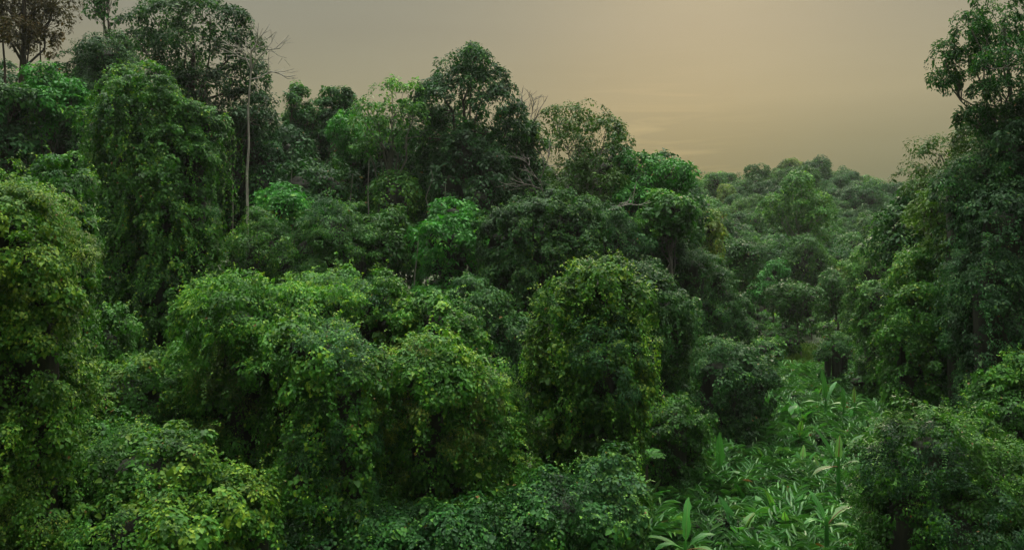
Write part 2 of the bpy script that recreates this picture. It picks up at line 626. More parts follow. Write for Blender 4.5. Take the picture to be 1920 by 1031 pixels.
def bumps(C, R, D, k=6, f=(.24, .5), drape=.8, side=.7):
    """Smaller heads that break up every lobe, draping a little where the lobe drapes."""
    c2, r2, d2 = [C], [R], [D]
    for i in range(len(C)):
        n = int(k + (side * D[i] / max(R[i].mean(), .3) if D[i] else 0))
        n = min(n, k + 9)
        u = rsph(n)
        u[:, 2] = np.abs(u[:, 2]) if D[i] else u[:, 2] * .7 + .2
        u = unit(u)
        p = C[i] + u * R[i] * rng.uniform(.72, 1.08, (n, 1))
        dr = np.zeros(n)
        if D[i]:
            dn = np.where(np.arange(n) >= k, rng.random(n) * D[i] * .8, 0)
            p[:, :2] = np.where((dn > 0)[:, None], C[i, :2] + unit(u[:, :2]) * R[i, :2] * .68, p[:, :2])
            p[:, 2] = np.where(dn > 0, C[i, 2] - dn, p[:, 2])
            dr = rng.uniform(.3, 1.2, n) * drape * R[i].mean()
        q = rsph(3)
        q[:, 2] = np.abs(q[:, 2]) * .8
        c2.append(C[i] + q * R[i] * rng.uniform(.98, 1.26, (3, 1)))
        r2.append(R[i] * rng.uniform(.13, .27, (3, 1)))
        d2.append(np.where(rng.random(3) < .5, R[i].mean() * .4, 0) if D[i] else np.zeros(3))
        c2.append(p)
        r2.append(R[i] * rng.uniform(f[0], f[1], (n, 1)) * rng.uniform(.85, 1.15, (n, 3)))
        d2.append(dr)
    return np.concatenate(c2), np.concatenate(r2), np.concatenate(d2)


# near plants smothered by vines -------------------------------------------------------------------------
def vine_plant(name, label, cat, Y, spec, mat='vine', L=.24, dens=3.2, rc=.42, nl=26, shape='heart', asp=.8, droop=.9, tint=(.4, .2, .15), strand=.25, slen=2.2,
               shoot=.5, push=1.0, spray=0.0, hollow=(), lump=.26, taper=.25, core=.5, hang_mat=None, trunk=None, group=None, dscale=1.0, back=.35, young=.64, hidden_trunk=True, freq=1.0):
    C, R, D = lobes_from(spec, Y, dscale)
    hol = [(P(hx, hy, Y + hd), np.array([hrx * Y / FPX, dep, hry * Y / FPX])) for hx, hy, hrx, hry, hd, dep in hollow]

    def carve(p, keep):
        k = np.ones(len(p), bool)
        for hc, hr in hol:
            q = (p - hc) / hr
            k &= ((q * q).sum(1) + .35 * wave(p, 1.6) > 1) | (rng.random(len(p)) < keep)
        return k
    b = C[:, :2].mean(0)
    L, nl, rc, dens = L * .55, int(nl * 2.6), rc * .85, dens * 1.25
    i0 = int(np.argmax(C[:, 2]))
    bx, by = C[i0, 0], C[i0, 1]
    base = np.array([bx, by, float(ground(bx, by))])
    root = thing(name, label, cat, base, group)
    lv = Leaves()
    if core:
        hm = Leaves()
        heart_mass(hm, C, R, D, core if not hol else .38, taper)
        hm.build("stems", M['stems'], root, base)
    sd0 = float(Y + C[0, 0])
    R = R * .92
    C1, R1, D1 = C, R, D
    Rm = R.mean() * .6
    C, R, D = bumps(C, R, D)
    pt, nm = shell(C, R, D, dens, lump, .3, back, taper, seed=sd0, freq=freq)
    gf = 1.7 if Y < 30 else 1.15
    gap = ((wave(pt, 2.3, sd0 + 2) < -.5) & (nm[:, 2] < .6)) | ((wave(pt, gf, sd0 + 5) < -.25) & (nm[:, 2] < .4))
    kp = (~gap | (rng.random(len(pt)) < .1)) & carve(pt, .16)
    pt, nm = pt[kp], nm[kp]
    ps = np.where(rng.random(len(pt)) < .13 * push, rng.uniform(.15, .6, len(pt)) * Rm ** .5, 0)[:, None]
    pt = pt + (unit(nm + rng.normal(scale=.5, size=nm.shape) + np.array([0, 0, .2])) * ps)
    sm = wave(pt, .8, sd0 + 9) + rng.normal(scale=.15, size=len(pt)) > .33
    clumps(lv, pt[~sm], nm[~sm], rc, nl, L, asp, shape, droop, tint, seed=sd0)
    cr = Leaves()
    clumps(cr, pt[sm], nm[sm], rc, int(nl * 1.5), L * .72, .42, 'diamond', droop * .6, (tint[0] + rng.uniform(-.12, .12), tint[1], tint[2]), seed=sd0 + 4)
    if cr.V:
        alt = ['vine_blue', 'gold', 'vine_deep', 'mid', 'vine', 'dark'][int(abs(sd0) * 7) % 6]
        cr.build("creeper", M[alt if alt != mat else 'vine_blue'], root, base)
    C, R, D = C1, R1, D1
    # a deeper, sparser layer keeps the gaps leafy
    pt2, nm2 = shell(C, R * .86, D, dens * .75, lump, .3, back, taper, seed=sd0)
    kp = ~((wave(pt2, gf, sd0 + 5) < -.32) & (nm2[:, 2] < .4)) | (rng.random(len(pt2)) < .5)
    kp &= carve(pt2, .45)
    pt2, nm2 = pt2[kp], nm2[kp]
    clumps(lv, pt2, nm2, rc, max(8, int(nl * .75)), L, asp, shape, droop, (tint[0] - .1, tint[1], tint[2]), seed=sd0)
    if hol:
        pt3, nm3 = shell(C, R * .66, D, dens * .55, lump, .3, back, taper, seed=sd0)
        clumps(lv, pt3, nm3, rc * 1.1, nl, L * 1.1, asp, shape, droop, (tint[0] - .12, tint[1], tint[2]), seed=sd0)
    if spray:
        s = rng.random(len(pt)) < spray
        sprays(lv, pt[s] + nm[s] * rc * .5, nm[s], 2.6 * L + .25, L * .95, L * .34, 7, tint[0] + .12)
    if shoot:
        s = (rng.random(len(pt)) < shoot) & (nm[:, 2] > .15)
        shoots(lv, pt[s] + nm[s] * rc * .6, nm[s], 2.3 * rc, L * .85, 10, asp, young)
        s = (rng.random(len(pt)) < .04) & (nm[:, 2] > -.1)
        shoots(lv, pt[s] + nm[s] * rc * .6, nm[s], 3.8 * rc, L * .8, 16, asp, young - .1)
    lv.build("foliage", M[mat], root, base)
    strand *= .5
    if strand:
        hv = Leaves()
        s = (rng.random(len(pt)) < strand) & (nm[:, 2] < .8)
        strands(hv, pt[s] + nm[s] * rc * .75, nm[s], slen, L * .5, L * .9, asp, shape, tint[0] - .02, wander=.55, out=.25)
        if hv.V:
            hv.build("hanging_vine", M[hang_mat or mat], root, base)
    if trunk:
        tw = Leaves()
        for (tx, ty0, ty1, rad) in trunk:
            a, e = P(tx, ty0, Y - 1), P(tx + rng.uniform(-6, 6), ty1, Y - 1)
            g = e[2] if ty1 > 0 else 0
            n = 8
            s = np.linspace(0, 1, n)[:, None]
            pth = a + (e - a) * s
            pth[1:-1, :2] += rng.normal(scale=.08, size=(n - 2, 2))
            tk = Leaves()
            tk.tube(pth, np.linspace(rad * .8, rad, n), 6, .5)
            tk.build("trunk", M['bark'], root, base, True)
    return root


# trees -----------------------------------------------------------------------------------------------
def auto_lobes(c, r, n, f=(.32, .46), flat=.72, top=.25):
    C, R = [], []
    for i in range(n):
        u = rsph(1)[0]
        u[2] = u[2] * .9 + top
        rr = rng.uniform(.35, .78) if i else 0.15
        rad = rng.uniform(*f)
        C.append(c + u * r * rr)
        R.append(np.array([r[0], r[1], r[2] * flat * max(1.0, r[:2].mean() / r[2]) ** .5]) * rad)
    return np.array(C), np.array(R), np.zeros(n)


def tree(name, label, cat, Y, box, mat='mid', n=11, f=(.32, .46), L=.26, asp=.52, dens=1.5, rc=.62, nl=40, flat=.72, foot=None, r0=.28, bark='bark', tint=(.42, .2, .15), lump=.16, core=0.0, ntw=10,
         group=None, lobes=None, droop=.5, back=.55, depth=1.0, wob=.5, topz=.2, shape='diamond', spray=0.0, limb_all=True, top=.25, ground_z=None, bottom=.45):
    """box = pixel left, top, right, bottom of the crown."""
    x0, y0, x1, y1 = box
    c = P((x0 + x1) / 2, (y0 + y1) / 2, Y)
    r = np.array([(x1 - x0) / 2, (x1 - x0) / 2 * depth, (y1 - y0) / 2]) * Y / FPX
    if lobes is None:
        C, R, D = auto_lobes(c, r, n, f, flat, top)
    else:
        C, R, D = lobes_from(lobes, Y)
        C[:, 1] += np.clip(rng.normal(scale=.35 * r[1], size=len(C)), -1.8, 1.8)
    fx = ((foot if foot is not None else (x0 + x1) / 2) - CX) / FPX * Y
    base = np.array([fx, Y, float(ground(fx, Y)) if ground_z is None else ground_z])
    root = thing(name, label, cat, base, group)
    lv = Leaves()
    if core:
        hm = Leaves()
        heart_mass(hm, C, R, D, min(core, .45))
        hm.build("branches", M['stems'], root, base)
    sd0 = float(Y + c[0])
    Cb, Rb, Db = bumps(C, R, D, 3, (.35, .6))
    pt, nm = shell(Cb, Rb, Db, dens * 1.25, lump, bottom, back, seed=sd0)
    clumps(lv, pt, nm, rc, nl, L, asp, shape, droop, tint, face=.25, seed=sd0)
    if spray:
        s = rng.random(len(pt)) < spray
        sprays(lv, pt[s], nm[s], 3.2 * L, L, L * .34, 6, tint[0] + .1)
    lv.build("crown", M[mat], root, base)
    tk = Leaves()
    topp = np.array([c[0], c[1], c[2] + topz * r[2]])
    wood(tk, base - np.array([0, 0, .3]), topp, C, r0, pt, ntw, wob)
    tk.build("trunk", M[bark], root, base, True)
    return root


def copy_tree(root, loc, rot, sc, label=None):
    r = root.copy()
    COL.objects.link(r)
    r.location, r.rotation_euler, r.scale = loc, (0, 0, rot), sc
    if label:
        r["label"] = label
    for ch in root.children:
        c = ch.copy()
        COL.objects.link(c)
        c.parent = r
    return r


# ------------------------------------------------------------------ the ground
def make_ground():
    xs = np.concatenate([np.linspace(-230, -120, 8), np.linspace(-110, 170, 141), np.linspace(180, 320, 9)])
    ys = np.concatenate([np.linspace(-60, -20, 4), np.linspace(-15, 270, 143), np.linspace(280, 450, 12)])
    X, Yg = np.meshgrid(xs, ys, indexing='ij')
    Z = ground(X, Yg)
    far = sstep(262, 420, Yg)
    Z = Z * (1 - far) + far * 2.0
    v = np.stack([X, Yg, Z], -1).reshape(-1, 3)
    a, b = len(xs), len(ys)
    i, j = np.meshgrid(np.arange(a - 1), np.arange(b - 1), indexing='ij')
    f = np.stack([i * b + j, (i + 1) * b + j, (i + 1) * b + j + 1, i * b + j + 1], -1).reshape(-1, 4)
    m = bpy.data.materials.new("forest_soil")
    m.use_nodes = True
    n, l = m.node_tree.nodes, m.node_tree.links
    p = n["Principled BSDF"]
    p.inputs["Roughness"].default_value = .95
    g = n.new("ShaderNodeNewGeometry")
    no = n.new("ShaderNodeTexNoise")
    no.inputs["Scale"].default_value = .6
    no.inputs["Detail"].default_value = 8
    l.new(g.outputs["Position"], no.inputs["Vector"])
    r = n.new("ShaderNodeValToRGB")
    r.color_ramp.elements[0].position, r.color_ramp.elements[0].color = .38, (.028, .03, .014, 1)
    r.color_ramp.elements[1].position, r.color_ramp.elements[1].color = .66, (.05, .085, .028, 1)
    l.new(no.outputs["Fac"], r.inputs[0])
    l.new(r.outputs[0], p.inputs["Base Color"])
    lv = Leaves()
    lv.raw(v, f, 0)
    o = lv.build("ground", m, None, (0, 0, 0), True)
    tag(o, "dark leaf-littered valley floor and slopes under the forest", "ground", kind="structure")


make_ground()

# ------------------------------------------------------------------ near vine-smothered plants
VT, VC = "vine_covered_tree", "tree"
vine_plant(VT, "tall column of yellow-green heart-leaved vine cut by the left edge of the picture", VC, 21,
           [(20, 440, 105, 95, 0, 'g'), (-90, 420, 120, 100, .5, 'g'), (75, 520, 75, 80, -.2, 'g'), (60, 640, 85, 120, .3, 'g'), (30, 800, 95, 140, 0, 'g'), (90, 460, 50, 60, .4)],
           mat='vine_gold', L=.14, dens=7, rc=.3, nl=28, young=.6, slen=2.0, strand=.3, tint=(.46, .2, .17), taper=.12, hollow=[(20, 780, 70, 150, -1.5, 1.2), (70, 560, 25, 60, -1.6, .8)])
vine_plant("vine_mound", "rounded vine mound rising behind the yellow-green vine column at the left edge", "vine mound", 33,
           [(110, 390, 62, 85, 0, 'g'), (90, 450, 80, 80, 1, 'g'), (135, 470, 40, 90, 0, 'g')], mat='vine', L=.22, dens=3.4, rc=.38, tint=(.38, .15, .13))
vine_plant("shrub", "dark rounded shrub between the left vine column and the tallest vine tower", "shrub", 35,
           [(195, 650, 48, 62, 0, 'g'), (160, 680, 45, 60, .5, 'g')], mat='vine', L=.22, dens=3.2, strand=.15, tint=(.36, .15, .13))
vine_plant("shrub", "low dome-shaped leafy bush below the tallest vine tower, left of the big vine thicket", "shrub", 30,
           [(255, 750, 90, 70, 0, 'g'), (200, 770, 55, 55, .3, 'g'), (320, 780, 48, 60, .4, 'g')], mat='vine', L=.2, dens=4, rc=.36, strand=.12, tint=(.45, .15, .13))
vine_plant("vine_mound", "big-leaved vine mound sloping up across the bottom left corner", "vine mound", 23,
           [(270, 900, 120, 85, 0, 'g'), (160, 960, 100, 80, .4, 'g'), (390, 960, 110, 70, .3, 'g'), (250, 1010, 140, 90, -1.2, 'g'), (150, 860, 60, 45, 2, 'g'), (470, 1010, 60, 60, .5, 'g')],
           mat='vine', L=.2, dens=5.5, rc=.34, nl=24, strand=.12, tint=(.42, .18, .14), core=.5)
vine_plant("vine_mound", "small bright vine heap in the gap behind the bottom left mound", "vine mound", 27,
           [(190, 850, 75, 50, 0, 'g'), (110, 880, 70, 70, .5, 'g'), (300, 840, 50, 35, 1, 'g')], mat='vine_gold', L=.18, dens=4.5, rc=.34, tint=(.4, .18, .15))
vine_plant(VT, "tallest vine-draped tower on the left, hung with long curtains", VC, 46,
           [(262, 215, 68, 80, 0, 'g'), (215, 240, 45, 60, 1, 'g'), (315, 290, 75, 80, .3, 'g'), (365, 310, 48, 55, 0, 'g'), (240, 330, 55, 120, -.6, 'g'), (310, 400, 62, 140, -.9, 'g'), (390, 240, 38, 26, 1), (350, 225, 45, 30, .6)],
           mat='vine', L=.26, dens=2.8, rc=.44, nl=24, strand=1.0, slen=4.5, push=.4, lump=.14, taper=.05, hollow=[(250, 420, 18, 90, -3.2, 1.6), (335, 520, 16, 80, -3.2, 1.6), (285, 600, 30, 50, -3, 2)], shoot=.3, tint=(.42, .2, .17))
# the big thicket in the centre-left: several smothered trees side by side
G1 = None
vine_plant(VT, "feathery-leaved left dome of the big thicket, ferny sprays over a black hollow", VC, 30,
           [(455, 620, 95, 85, 0, 'g'), (400, 680, 58, 75, .3, 'g'), (540, 620, 85, 65, .6, 'g'), (610, 590, 60, 45, 1.6, 'g'), (420, 590, 60, 42, 1, 'g'), (520, 690, 90, 60, -.4)],
           mat='vine', L=.22, dens=3.8, rc=.4, spray=.5, strand=.2, tint=(.46, .18, .14), taper=.42, hollow=[(465, 850, 110, 125, -2.2, 2.6), (530, 740, 50, 60, -2.0, 1.4)], shoot=.35, asp=.55)
vine_plant("vine_mound", "low leafy vine heap on the far left shoulder of the big thicket", "vine mound", 34,
           [(420, 560, 50, 34, 0, 'g'), (375, 600, 45, 40, 0, 'g'), (620, 545, 55, 34, 1, 'g'), (560, 560, 60, 36, 1, 'g')], mat='vine', L=.22, dens=3.4, tint=(.5, .15, .14))
vine_plant(VT, "drooping vine ridge at the front of the big thicket, hanging to a fern", VC, 26.5,
           [(610, 680, 75, 70, 0, 'g'), (645, 740, 62, 70, -.3, 'g'), (600, 830, 52, 90, -.5, 'g'), (560, 660, 62, 42, .2), (690, 700, 40, 42, .2), (575, 900, 50, 90, -.6, 'g'), (660, 880, 50, 90, .1, 'g')],
           mat='vine', L=.21, dens=4.6, rc=.36, nl=24, strand=.45, slen=2.8, tint=(.44, .2, .16), taper=.3, spray=.12)
vine_plant(VT, "round-topped yellowish vine knob at the back of the big thicket", VC, 33,
           [(712, 585, 54, 60, 0, 'g'), (735, 620, 45, 55, -.4, 'g'), (690, 625, 42, 60, -.3, 'g')], mat='vine_gold', L=.2, dens=4.2, rc=.36, tint=(.4, .18, .16))
vine_plant(VT, "sloping right shoulder of the big thicket, stepping down to a dark gap", VC, 32,
           [(815, 625, 62, 66, 0, 'g'), (860, 660, 48, 60, 0, 'g'), (780, 650, 45, 55, .4, 'g'), (890, 720, 42, 55, 0, 'g')], mat='vine', L=.22, dens=4, rc=.38, spray=.15, tint=(.44, .18, .15))
vine_plant(VT, "heavy rounded vine dome at the right front of the big thicket", VC, 28,
           [(800, 725, 95, 75, 0, 'g'), (870, 770, 65, 80, .4, 'g'), (760, 780, 62, 80, .3), (850, 860, 62, 90, .4, 'g'), (905, 880, 60, 110, .8, 'g'), (785, 700, 65, 48, .5), (900, 830, 55, 60, .4, 'g')],
           mat='vine', L=.21, dens=4.6, rc=.36, nl=24, spray=.2, strand=.4, slen=2.2, tint=(.44, .2, .16), taper=.42, hollow=[(800, 905, 85, 80, -1.8, 2.4), (850, 950, 60, 60, -1.0, 2.0)])
vine_plant("shrub", "loose leafy shrub spilling down the right foot of the big thicket", "shrub", 31,
           [(935, 780, 45, 70, 0, 'g'), (965, 860, 45, 80, 0, 'g'), (930, 930, 70, 90, -1.5, 'g'), (985, 960, 55, 70, -1, 'g')], mat='vine', L=.2, dens=4, rc=.38, tint=(.42, .18, .14), spray=.2)
vine_plant("vine_mound", "low tangle of small vines at the bottom centre, under the free-standing vine tower", "vine mound", 26,
           [(1040, 960, 85, 60, 0, 'g'), (1000, 1010, 80, 60, -.6, 'g'), (1100, 990, 60, 60, -.3, 'g'), (860, 1010, 90, 50, -1, 'g'), (740, 1020, 80, 60, -.5, 'g'), (590, 1040, 90, 42, -.9, 'g'), (480, 1060, 70, 40, -1, 'g')], mat='vine_deep', L=.2, dens=4.5, rc=.36, tint=(.42, .2, .16), core=.5)
vine_plant("vine_mound", "mound of broad bluish vine leaves with a yellow top beside the ginger field", "vine mound", 27,
           [(1140, 905, 45, 45, 0, 'g'), (1165, 960, 45, 60, -.4, 'g'), (1130, 1000, 60, 60, -.8, 'g')], mat='vine_blue', L=.22, dens=5, rc=.34, shoot=.9, young=1.0, tint=(.45, .2, .18), core=.5)
# the free-standing tower in the centre
vine_plant(VT, "free-standing vine tower with yellow-tipped shoots over its top", VC, 31,
           [(1125, 555, 68, 66, 0, 'g'), (1065, 600, 55, 62, .2), (1170, 600, 50, 70, .3), (1130, 680, 80, 85, -.5, 'g'), (1045, 680, 50, 75, 0, 'g'), (1185, 680, 42, 80, .1, 'g'), (1080, 770, 62, 90, -.2, 'g'), (1020, 700, 32, 50, .4)],
           mat='vine_gold', L=.21, dens=4.6, rc=.38, nl=22, strand=.4, slen=2.4, tint=(.44, .24, .2), taper=.5, shoot=.8, young=.74, hollow=[(1080, 850, 95, 75, -1.6, 2.0), (1040, 760, 35, 50, -1.6, 1.2), (1130, 735, 30, 40, -2.4, 1.2)])
vine_plant(VT, "drooping vine pillar tucked against the right side of the free-standing tower", VC, 40,
           [(1225, 560, 48, 55, 0, 'g'), (1200, 540, 42, 40, .5, 'g'), (1250, 600, 40, 70, 0, 'g'), (1222, 680, 45, 110, -.3, 'g')], mat='vine_deep', L=.2, dens=4, rc=.36, strand=.45, slen=2.5, tint=(.4, .18, .14), taper=.1)
vine_plant("vine_mound", "small hook-shaped vine head leaning out beside the drooping vine pillar", "vine mound", 41,
           [(1283, 600, 24, 36, 0), (1270, 625, 24, 50, 0, 'g'), (1292, 625, 14, 30, 0)], mat='vine_deep', L=.2, dens=4.5, rc=.33, strand=.6, slen=1.8)
vine_plant("shrub", "small leafy bush at the foot of the drooping vine pillar, above the banana leaves", "shrub", 36,
           [(1265, 800, 48, 48, 0, 'g'), (1225, 815, 45, 50, 0, 'g'), (1300, 830, 30, 40, 1, 'g')], mat='vine', L=.2, dens=4, rc=.36, tint=(.36, .15, .14))
vine_plant("shrub", "broad dark rounded shrub at the head of the ginger field", "shrub", 47,
           [(1350, 715, 75, 66, 0, 'g'), (1305, 745, 38, 60, 0, 'g'), (1410, 735, 40, 55, .5, 'g'), (1370, 690, 50, 40, 1, 'g')], mat='vine_deep', L=.26, dens=3, rc=.45, nl=28, strand=.15, tint=(.38, .2, .15), core=.5)
# vine wall behind the centre
vine_plant(VT, "grey-green curtain of vines over bare trunks behind the free-standing tower", VC, 52,
           [(985, 440, 75, 60, 0, 560), (1060, 430, 62, 50, .8, 560), (935, 470, 45, 60, .4, 560), (1085, 480, 40, 80, 0, 560), (1010, 500, 72, 60, -.4, 570)],
           mat='vine_deep', L=.26, dens=3, rc=.45, nl=24, strand=.55, slen=3.2, tint=(.44, .2, .16), taper=.1, trunk=[(958, 700, 540, .17), (968, 700, 540, .13), (978, 700, 540, .2), (1003, 700, 545, .12)])
vine_plant(VT, "bright-topped vine hump left of the slender white pole", VC, 55,
           [(625, 445, 62, 60, 0, 'g'), (580, 480, 50, 60, .3, 'g'), (660, 490, 48, 70, 0, 'g'), (600, 540, 70, 60, -.5, 'g')], mat='mid', L=.26, dens=2.8, rc=.46, strand=.2, slen=2.5, tint=(.48, .2, .14), shape='diamond', asp=.6)
vine_plant(VT, "low rounded vine dome with drooping right side, nearest the tallest vine tower", VC, 54,
           [(490, 470, 52, 58, 0, 'g'), (450, 510, 45, 58, .2, 'g'), (530, 510, 40, 60, 0, 'g'), (420, 545, 40, 50, 0, 'g')], mat='vine', L=.24, dens=2.8, rc=.46, strand=.2, slen=2.5, tint=(.4, .2, .14), shape='diamond', asp=.6)
tree("leafy_tree", "bushy emerald tree standing above the low rounded vine dome", "tree", 60, (470, 350, 605, 470), 'bright', n=12, core=.6, r0=.2, tint=(.35, .15, .14))
tree("leafy_tree", "small light-leaved tree between the bright vine hump and the slender white pole", "tree", 57, (670, 400, 765, 570), 'mid', n=14, core=.55, r0=.16, tint=(.5, .15, .15))
tree("leafy_tree", "bright green billowing tree with a pointed top left of the vine curtain", "tree", 56, (785, 375, 905, 585), 'bright', n=1, core=.66, r0=.2, tint=(.4, .18, .15),
     lobes=[(848, 405, 36, 32), (878, 425, 26, 30), (825, 450, 42, 38), (868, 470, 40, 36), (820, 500, 36, 40), (862, 530, 44, 42), (805, 545, 34, 40), (890, 500, 22, 34), (840, 570, 50, 40)], rc=.5, nl=46)

vine_plant("shrub", "dark low shrubbery in the gap between the big thicket and the vine curtain", "shrub", 46,
           [(915, 600, 45, 50, 0, 'g'), (960, 640, 45, 50, -.5, 'g'), (885, 560, 35, 45, 1.5, 'g')], mat='vine_deep', L=.24, dens=3, rc=.42, strand=.2, tint=(.36, .15, .13))
# ------------------------------------------------------------------ skyline trees, left to right
tree("canopy_tree", "dark feathery tree filling the skyline between the two sparse trees", "tree", 86, (545, 195, 640, 340), 'dark', n=20, f=(.18, .28), rc=.48, nl=30, r0=.15, ntw=8, tint=(.5, .2, .15))
tree("canopy_tree", "dark feathery tree on the skyline just left of the forked pale trunk", "tree", 88, (630, 190, 725, 340), 'dark', n=20, f=(.18, .28), rc=.48, nl=30, r0=.15, ntw=8, tint=(.46, .2, .15))
tree("canopy_tree", "tall open tree with reddish-brown leaves at the top left corner", "tree", 60, (-60, -70, 150, 130), 'rust', n=16, f=(.22, .34), L=.22, dens=1.7, rc=.55, nl=32, r0=.3, foot=45, ntw=22, tint=(.5, .25, .2), topz=.3)
tree("canopy_tree", "thin upright tree whose top leaves the picture left of the broad crown", "tree", 64, (160, -60, 212, 80), 'dark', n=9, f=(.35, .5), L=.26, rc=.5, nl=26, dens=1.1, r0=.14, foot=178)
vine_plant(VT, "vine-hooded tree head behind the tallest vine tower, below the thin upright tree", VC, 57,
           [(200, 120, 52, 50, 0, 'g'), (160, 140, 40, 45, .5, 'g'), (235, 165, 32, 50, 0, 'g'), (190, 190, 55, 60, 0, 'g')], mat='dark', L=.27, dens=2.6, rc=.48, shape='diamond', asp=.6, strand=.4, slen=3.5, tint=(.52, .2, .15))
tree("leafy_tree", "light green loose tree in front of the reddish-brown one", "tree", 52, (45, 85, 155, 280), 'bright', n=14, f=(.28, .4), rc=.5, L=.24, r0=.17, tint=(.42, .2, .16), top=.1)
tree("leafy_tree", "dark leafy tree low at the left edge beneath the reddish-brown crown", "tree", 50, (-70, 150, 60, 380), 'dark', n=15, core=.45, r0=.2, tint=(.4, .2, .15))
tree("leafy_tree", "shadowy understorey tree between the light green tree and the tallest vine tower", "tree", 56, (60, 190, 240, 420), 'dark', n=18, core=.5, r0=.25, top=.05)
tree("canopy_tree", "broad spreading umbrella crown, the largest tree on the left skyline", "tree", 66, (225, 5, 500, 260), 'dark', r0=.42, foot=350, ntw=16, lump=.2, dens=1.25, rc=.62, L=.25, nl=38, tint=(.46, .22, .17),
     lobes=[(345, 40, 70, 32), (290, 45, 46, 30), (410, 55, 58, 34), (445, 90, 38, 32), (250, 80, 34, 26), (300, 95, 50, 34), (375, 100, 58, 36), (440, 140, 44, 30), (330, 150, 52, 32), (395, 170, 50, 32), (450, 195, 40, 26), (350, 205, 46, 30), (480, 235, 34, 22), (410, 240, 44, 28), (495, 200, 16, 14)])
tree("canopy_tree", "ragged side tree under the right end of the broad umbrella crown", "tree", 70, (395, 200, 525, 330), 'dark', n=12, f=(.25, .38), rc=.5, nl=28, dens=1.1, r0=.18, ntw=14)
tree("canopy_tree", "sparse feathery skyline tree with sky showing through, just right of the bare white tree", "tree", 76, (522, 145, 606, 310), 'dark', n=22, f=(.15, .24), rc=.42, nl=22, L=.27, dens=1.1, r0=.15, ntw=18, tint=(.5, .2, .15))
tree("canopy_tree", "round-headed sparse tree standing second on the skyline from the bare white tree", "tree", 78, (592, 155, 690, 290), 'dark', n=22, f=(.15, .25), rc=.42, nl=24, L=.27, dens=1.1, r0=.16, ntw=16, tint=(.42, .2, .15))
tree("leafy_tree", "soft bright green tree below the two sparse skyline trees", "tree", 72, (590, 225, 720, 340), 'bright', n=13, f=(.26, .4), r0=.18, rc=.6, nl=34, tint=(.3, .15, .14))
tree("canopy_tree", "light-crowned tree on a tall forked pale trunk left of the massive dark tree", "tree", 66, (672, 148, 800, 305), 'mid', r0=.3, bark='grey', foot=728, ntw=16, rc=.52, nl=26, L=.24, dens=1.0, tint=(.5, .2, .15), wob=.25, topz=-.6,
     lobes=[(735, 175, 36, 22), (770, 185, 30, 22), (705, 205, 32, 24), (745, 215, 34, 22), (690, 240, 26, 20), (780, 225, 22, 22), (715, 265, 34, 18), (765, 262, 26, 18), (690, 285, 26, 14)])
tree("canopy_tree", "massive dark pyramidal tree, highest in the middle of the skyline", "tree", 68, (758, 88, 985, 420), 'dark', r0=.5, foot=860, ntw=10, rc=.62, nl=44, L=.27, dens=1.5, tint=(.40, .2, .15), lump=.22, core=0,
     lobes=[(886, 103, 12, 14), (888, 125, 20, 18), (862, 150, 48, 36), (905, 170, 40, 36), (835, 190, 44, 40), (880, 215, 60, 48), (800, 215, 38, 40), (945, 205, 34, 34), (850, 260, 60, 46), (925, 255, 48, 40), (790, 260, 26, 26), (955, 230, 28, 26), (880, 310, 56, 44), (845, 340, 48, 44), (905, 350, 40, 40), (865, 390, 50, 40), (825, 300, 34, 30)])
tree("leafy_tree", "slim tree leaning up between the massive dark tree and the rust-tinged crown", "tree", 70, (930, 220, 1035, 400), 'dark', n=13, f=(.26, .38), r0=.18, ntw=12, tint=(.5, .2, .15), rc=.52, nl=32)
tree("canopy_tree", "flat-topped airy tree with a rust tinge, right of the massive dark tree", "tree", 64, (1022, 195, 1175, 330), 'gold', r0=.2, foot=1085, ntw=18, rc=.5, nl=26, L=.22, dens=1.15, tint=(.12, .14, .12), bark='grey', topz=-.5,
     lobes=[(1062, 212, 34, 16), (1105, 218, 40, 18), (1140, 240, 30, 22), (1045, 245, 24, 22), (1090, 250, 40, 22), (1150, 265, 22, 18), (1060, 280, 36, 22), (1120, 285, 40, 24)])
tree("leafy_tree", "olive tangle-branched tree under the flat-topped airy crown", "tree", 62, (1010, 290, 1190, 440), 'gold', n=16, f=(.24, .36), r0=.16, bark='grey', ntw=18, rc=.5, nl=26, L=.22, dens=1.3, tint=(.05, .12, .1), top=.05)
tree("leafy_tree", "spreading bright tree whose branch reaches out over the hazy valley", "tree", 63, (1165, 290, 1300, 400), 'bright', r0=.2, foot=1215, ntw=14, rc=.5, nl=34, tint=(.28, .2, .15),
     lobes=[(1190, 305, 26, 16), (1225, 320, 40, 24), (1262, 328, 32, 18), (1205, 350, 44, 24), (1255, 355, 34, 20), (1185, 380, 34, 24), (1235, 385, 40, 24), (1285, 335, 14, 10)])
tree("leafy_tree", "round emerald tree on twin pale stems at the valley side", "tree", 57, (1192, 370, 1305, 480), 'mid', n=13, r0=.13, bark='grey', foot=1232, core=.35, tint=(.42, .2, .15), rc=.5, topz=-.4)
tree("leafy_tree", "yellowing tree at the edge of the valley behind the round emerald one", "tree", 72, (1270, 385, 1362, 520), 'gold', n=14, core=.5, r0=.18, tint=(.45, .18, .15), rc=.5)
vine_plant("vine_mound", "dark bulging mass of creepers stepping down from the round emerald tree", "vine mound", 58,
           [(1300, 510, 42, 40, 0, 'g'), (1345, 545, 34, 48, .5, 'g'), (1265, 500, 32, 36, 0, 'g'), (1330, 590, 50, 40, 0, 'g'), (1375, 600, 28, 50, 1, 'g'), (1360, 630, 45, 40, 0, 'g'), (1240, 470, 40, 30, 1, 'g')],
           mat='vine_deep', L=.25, dens=2.8, rc=.45, shape='diamond', asp=.6, strand=.3, slen=3, tint=(.46, .2, .15))
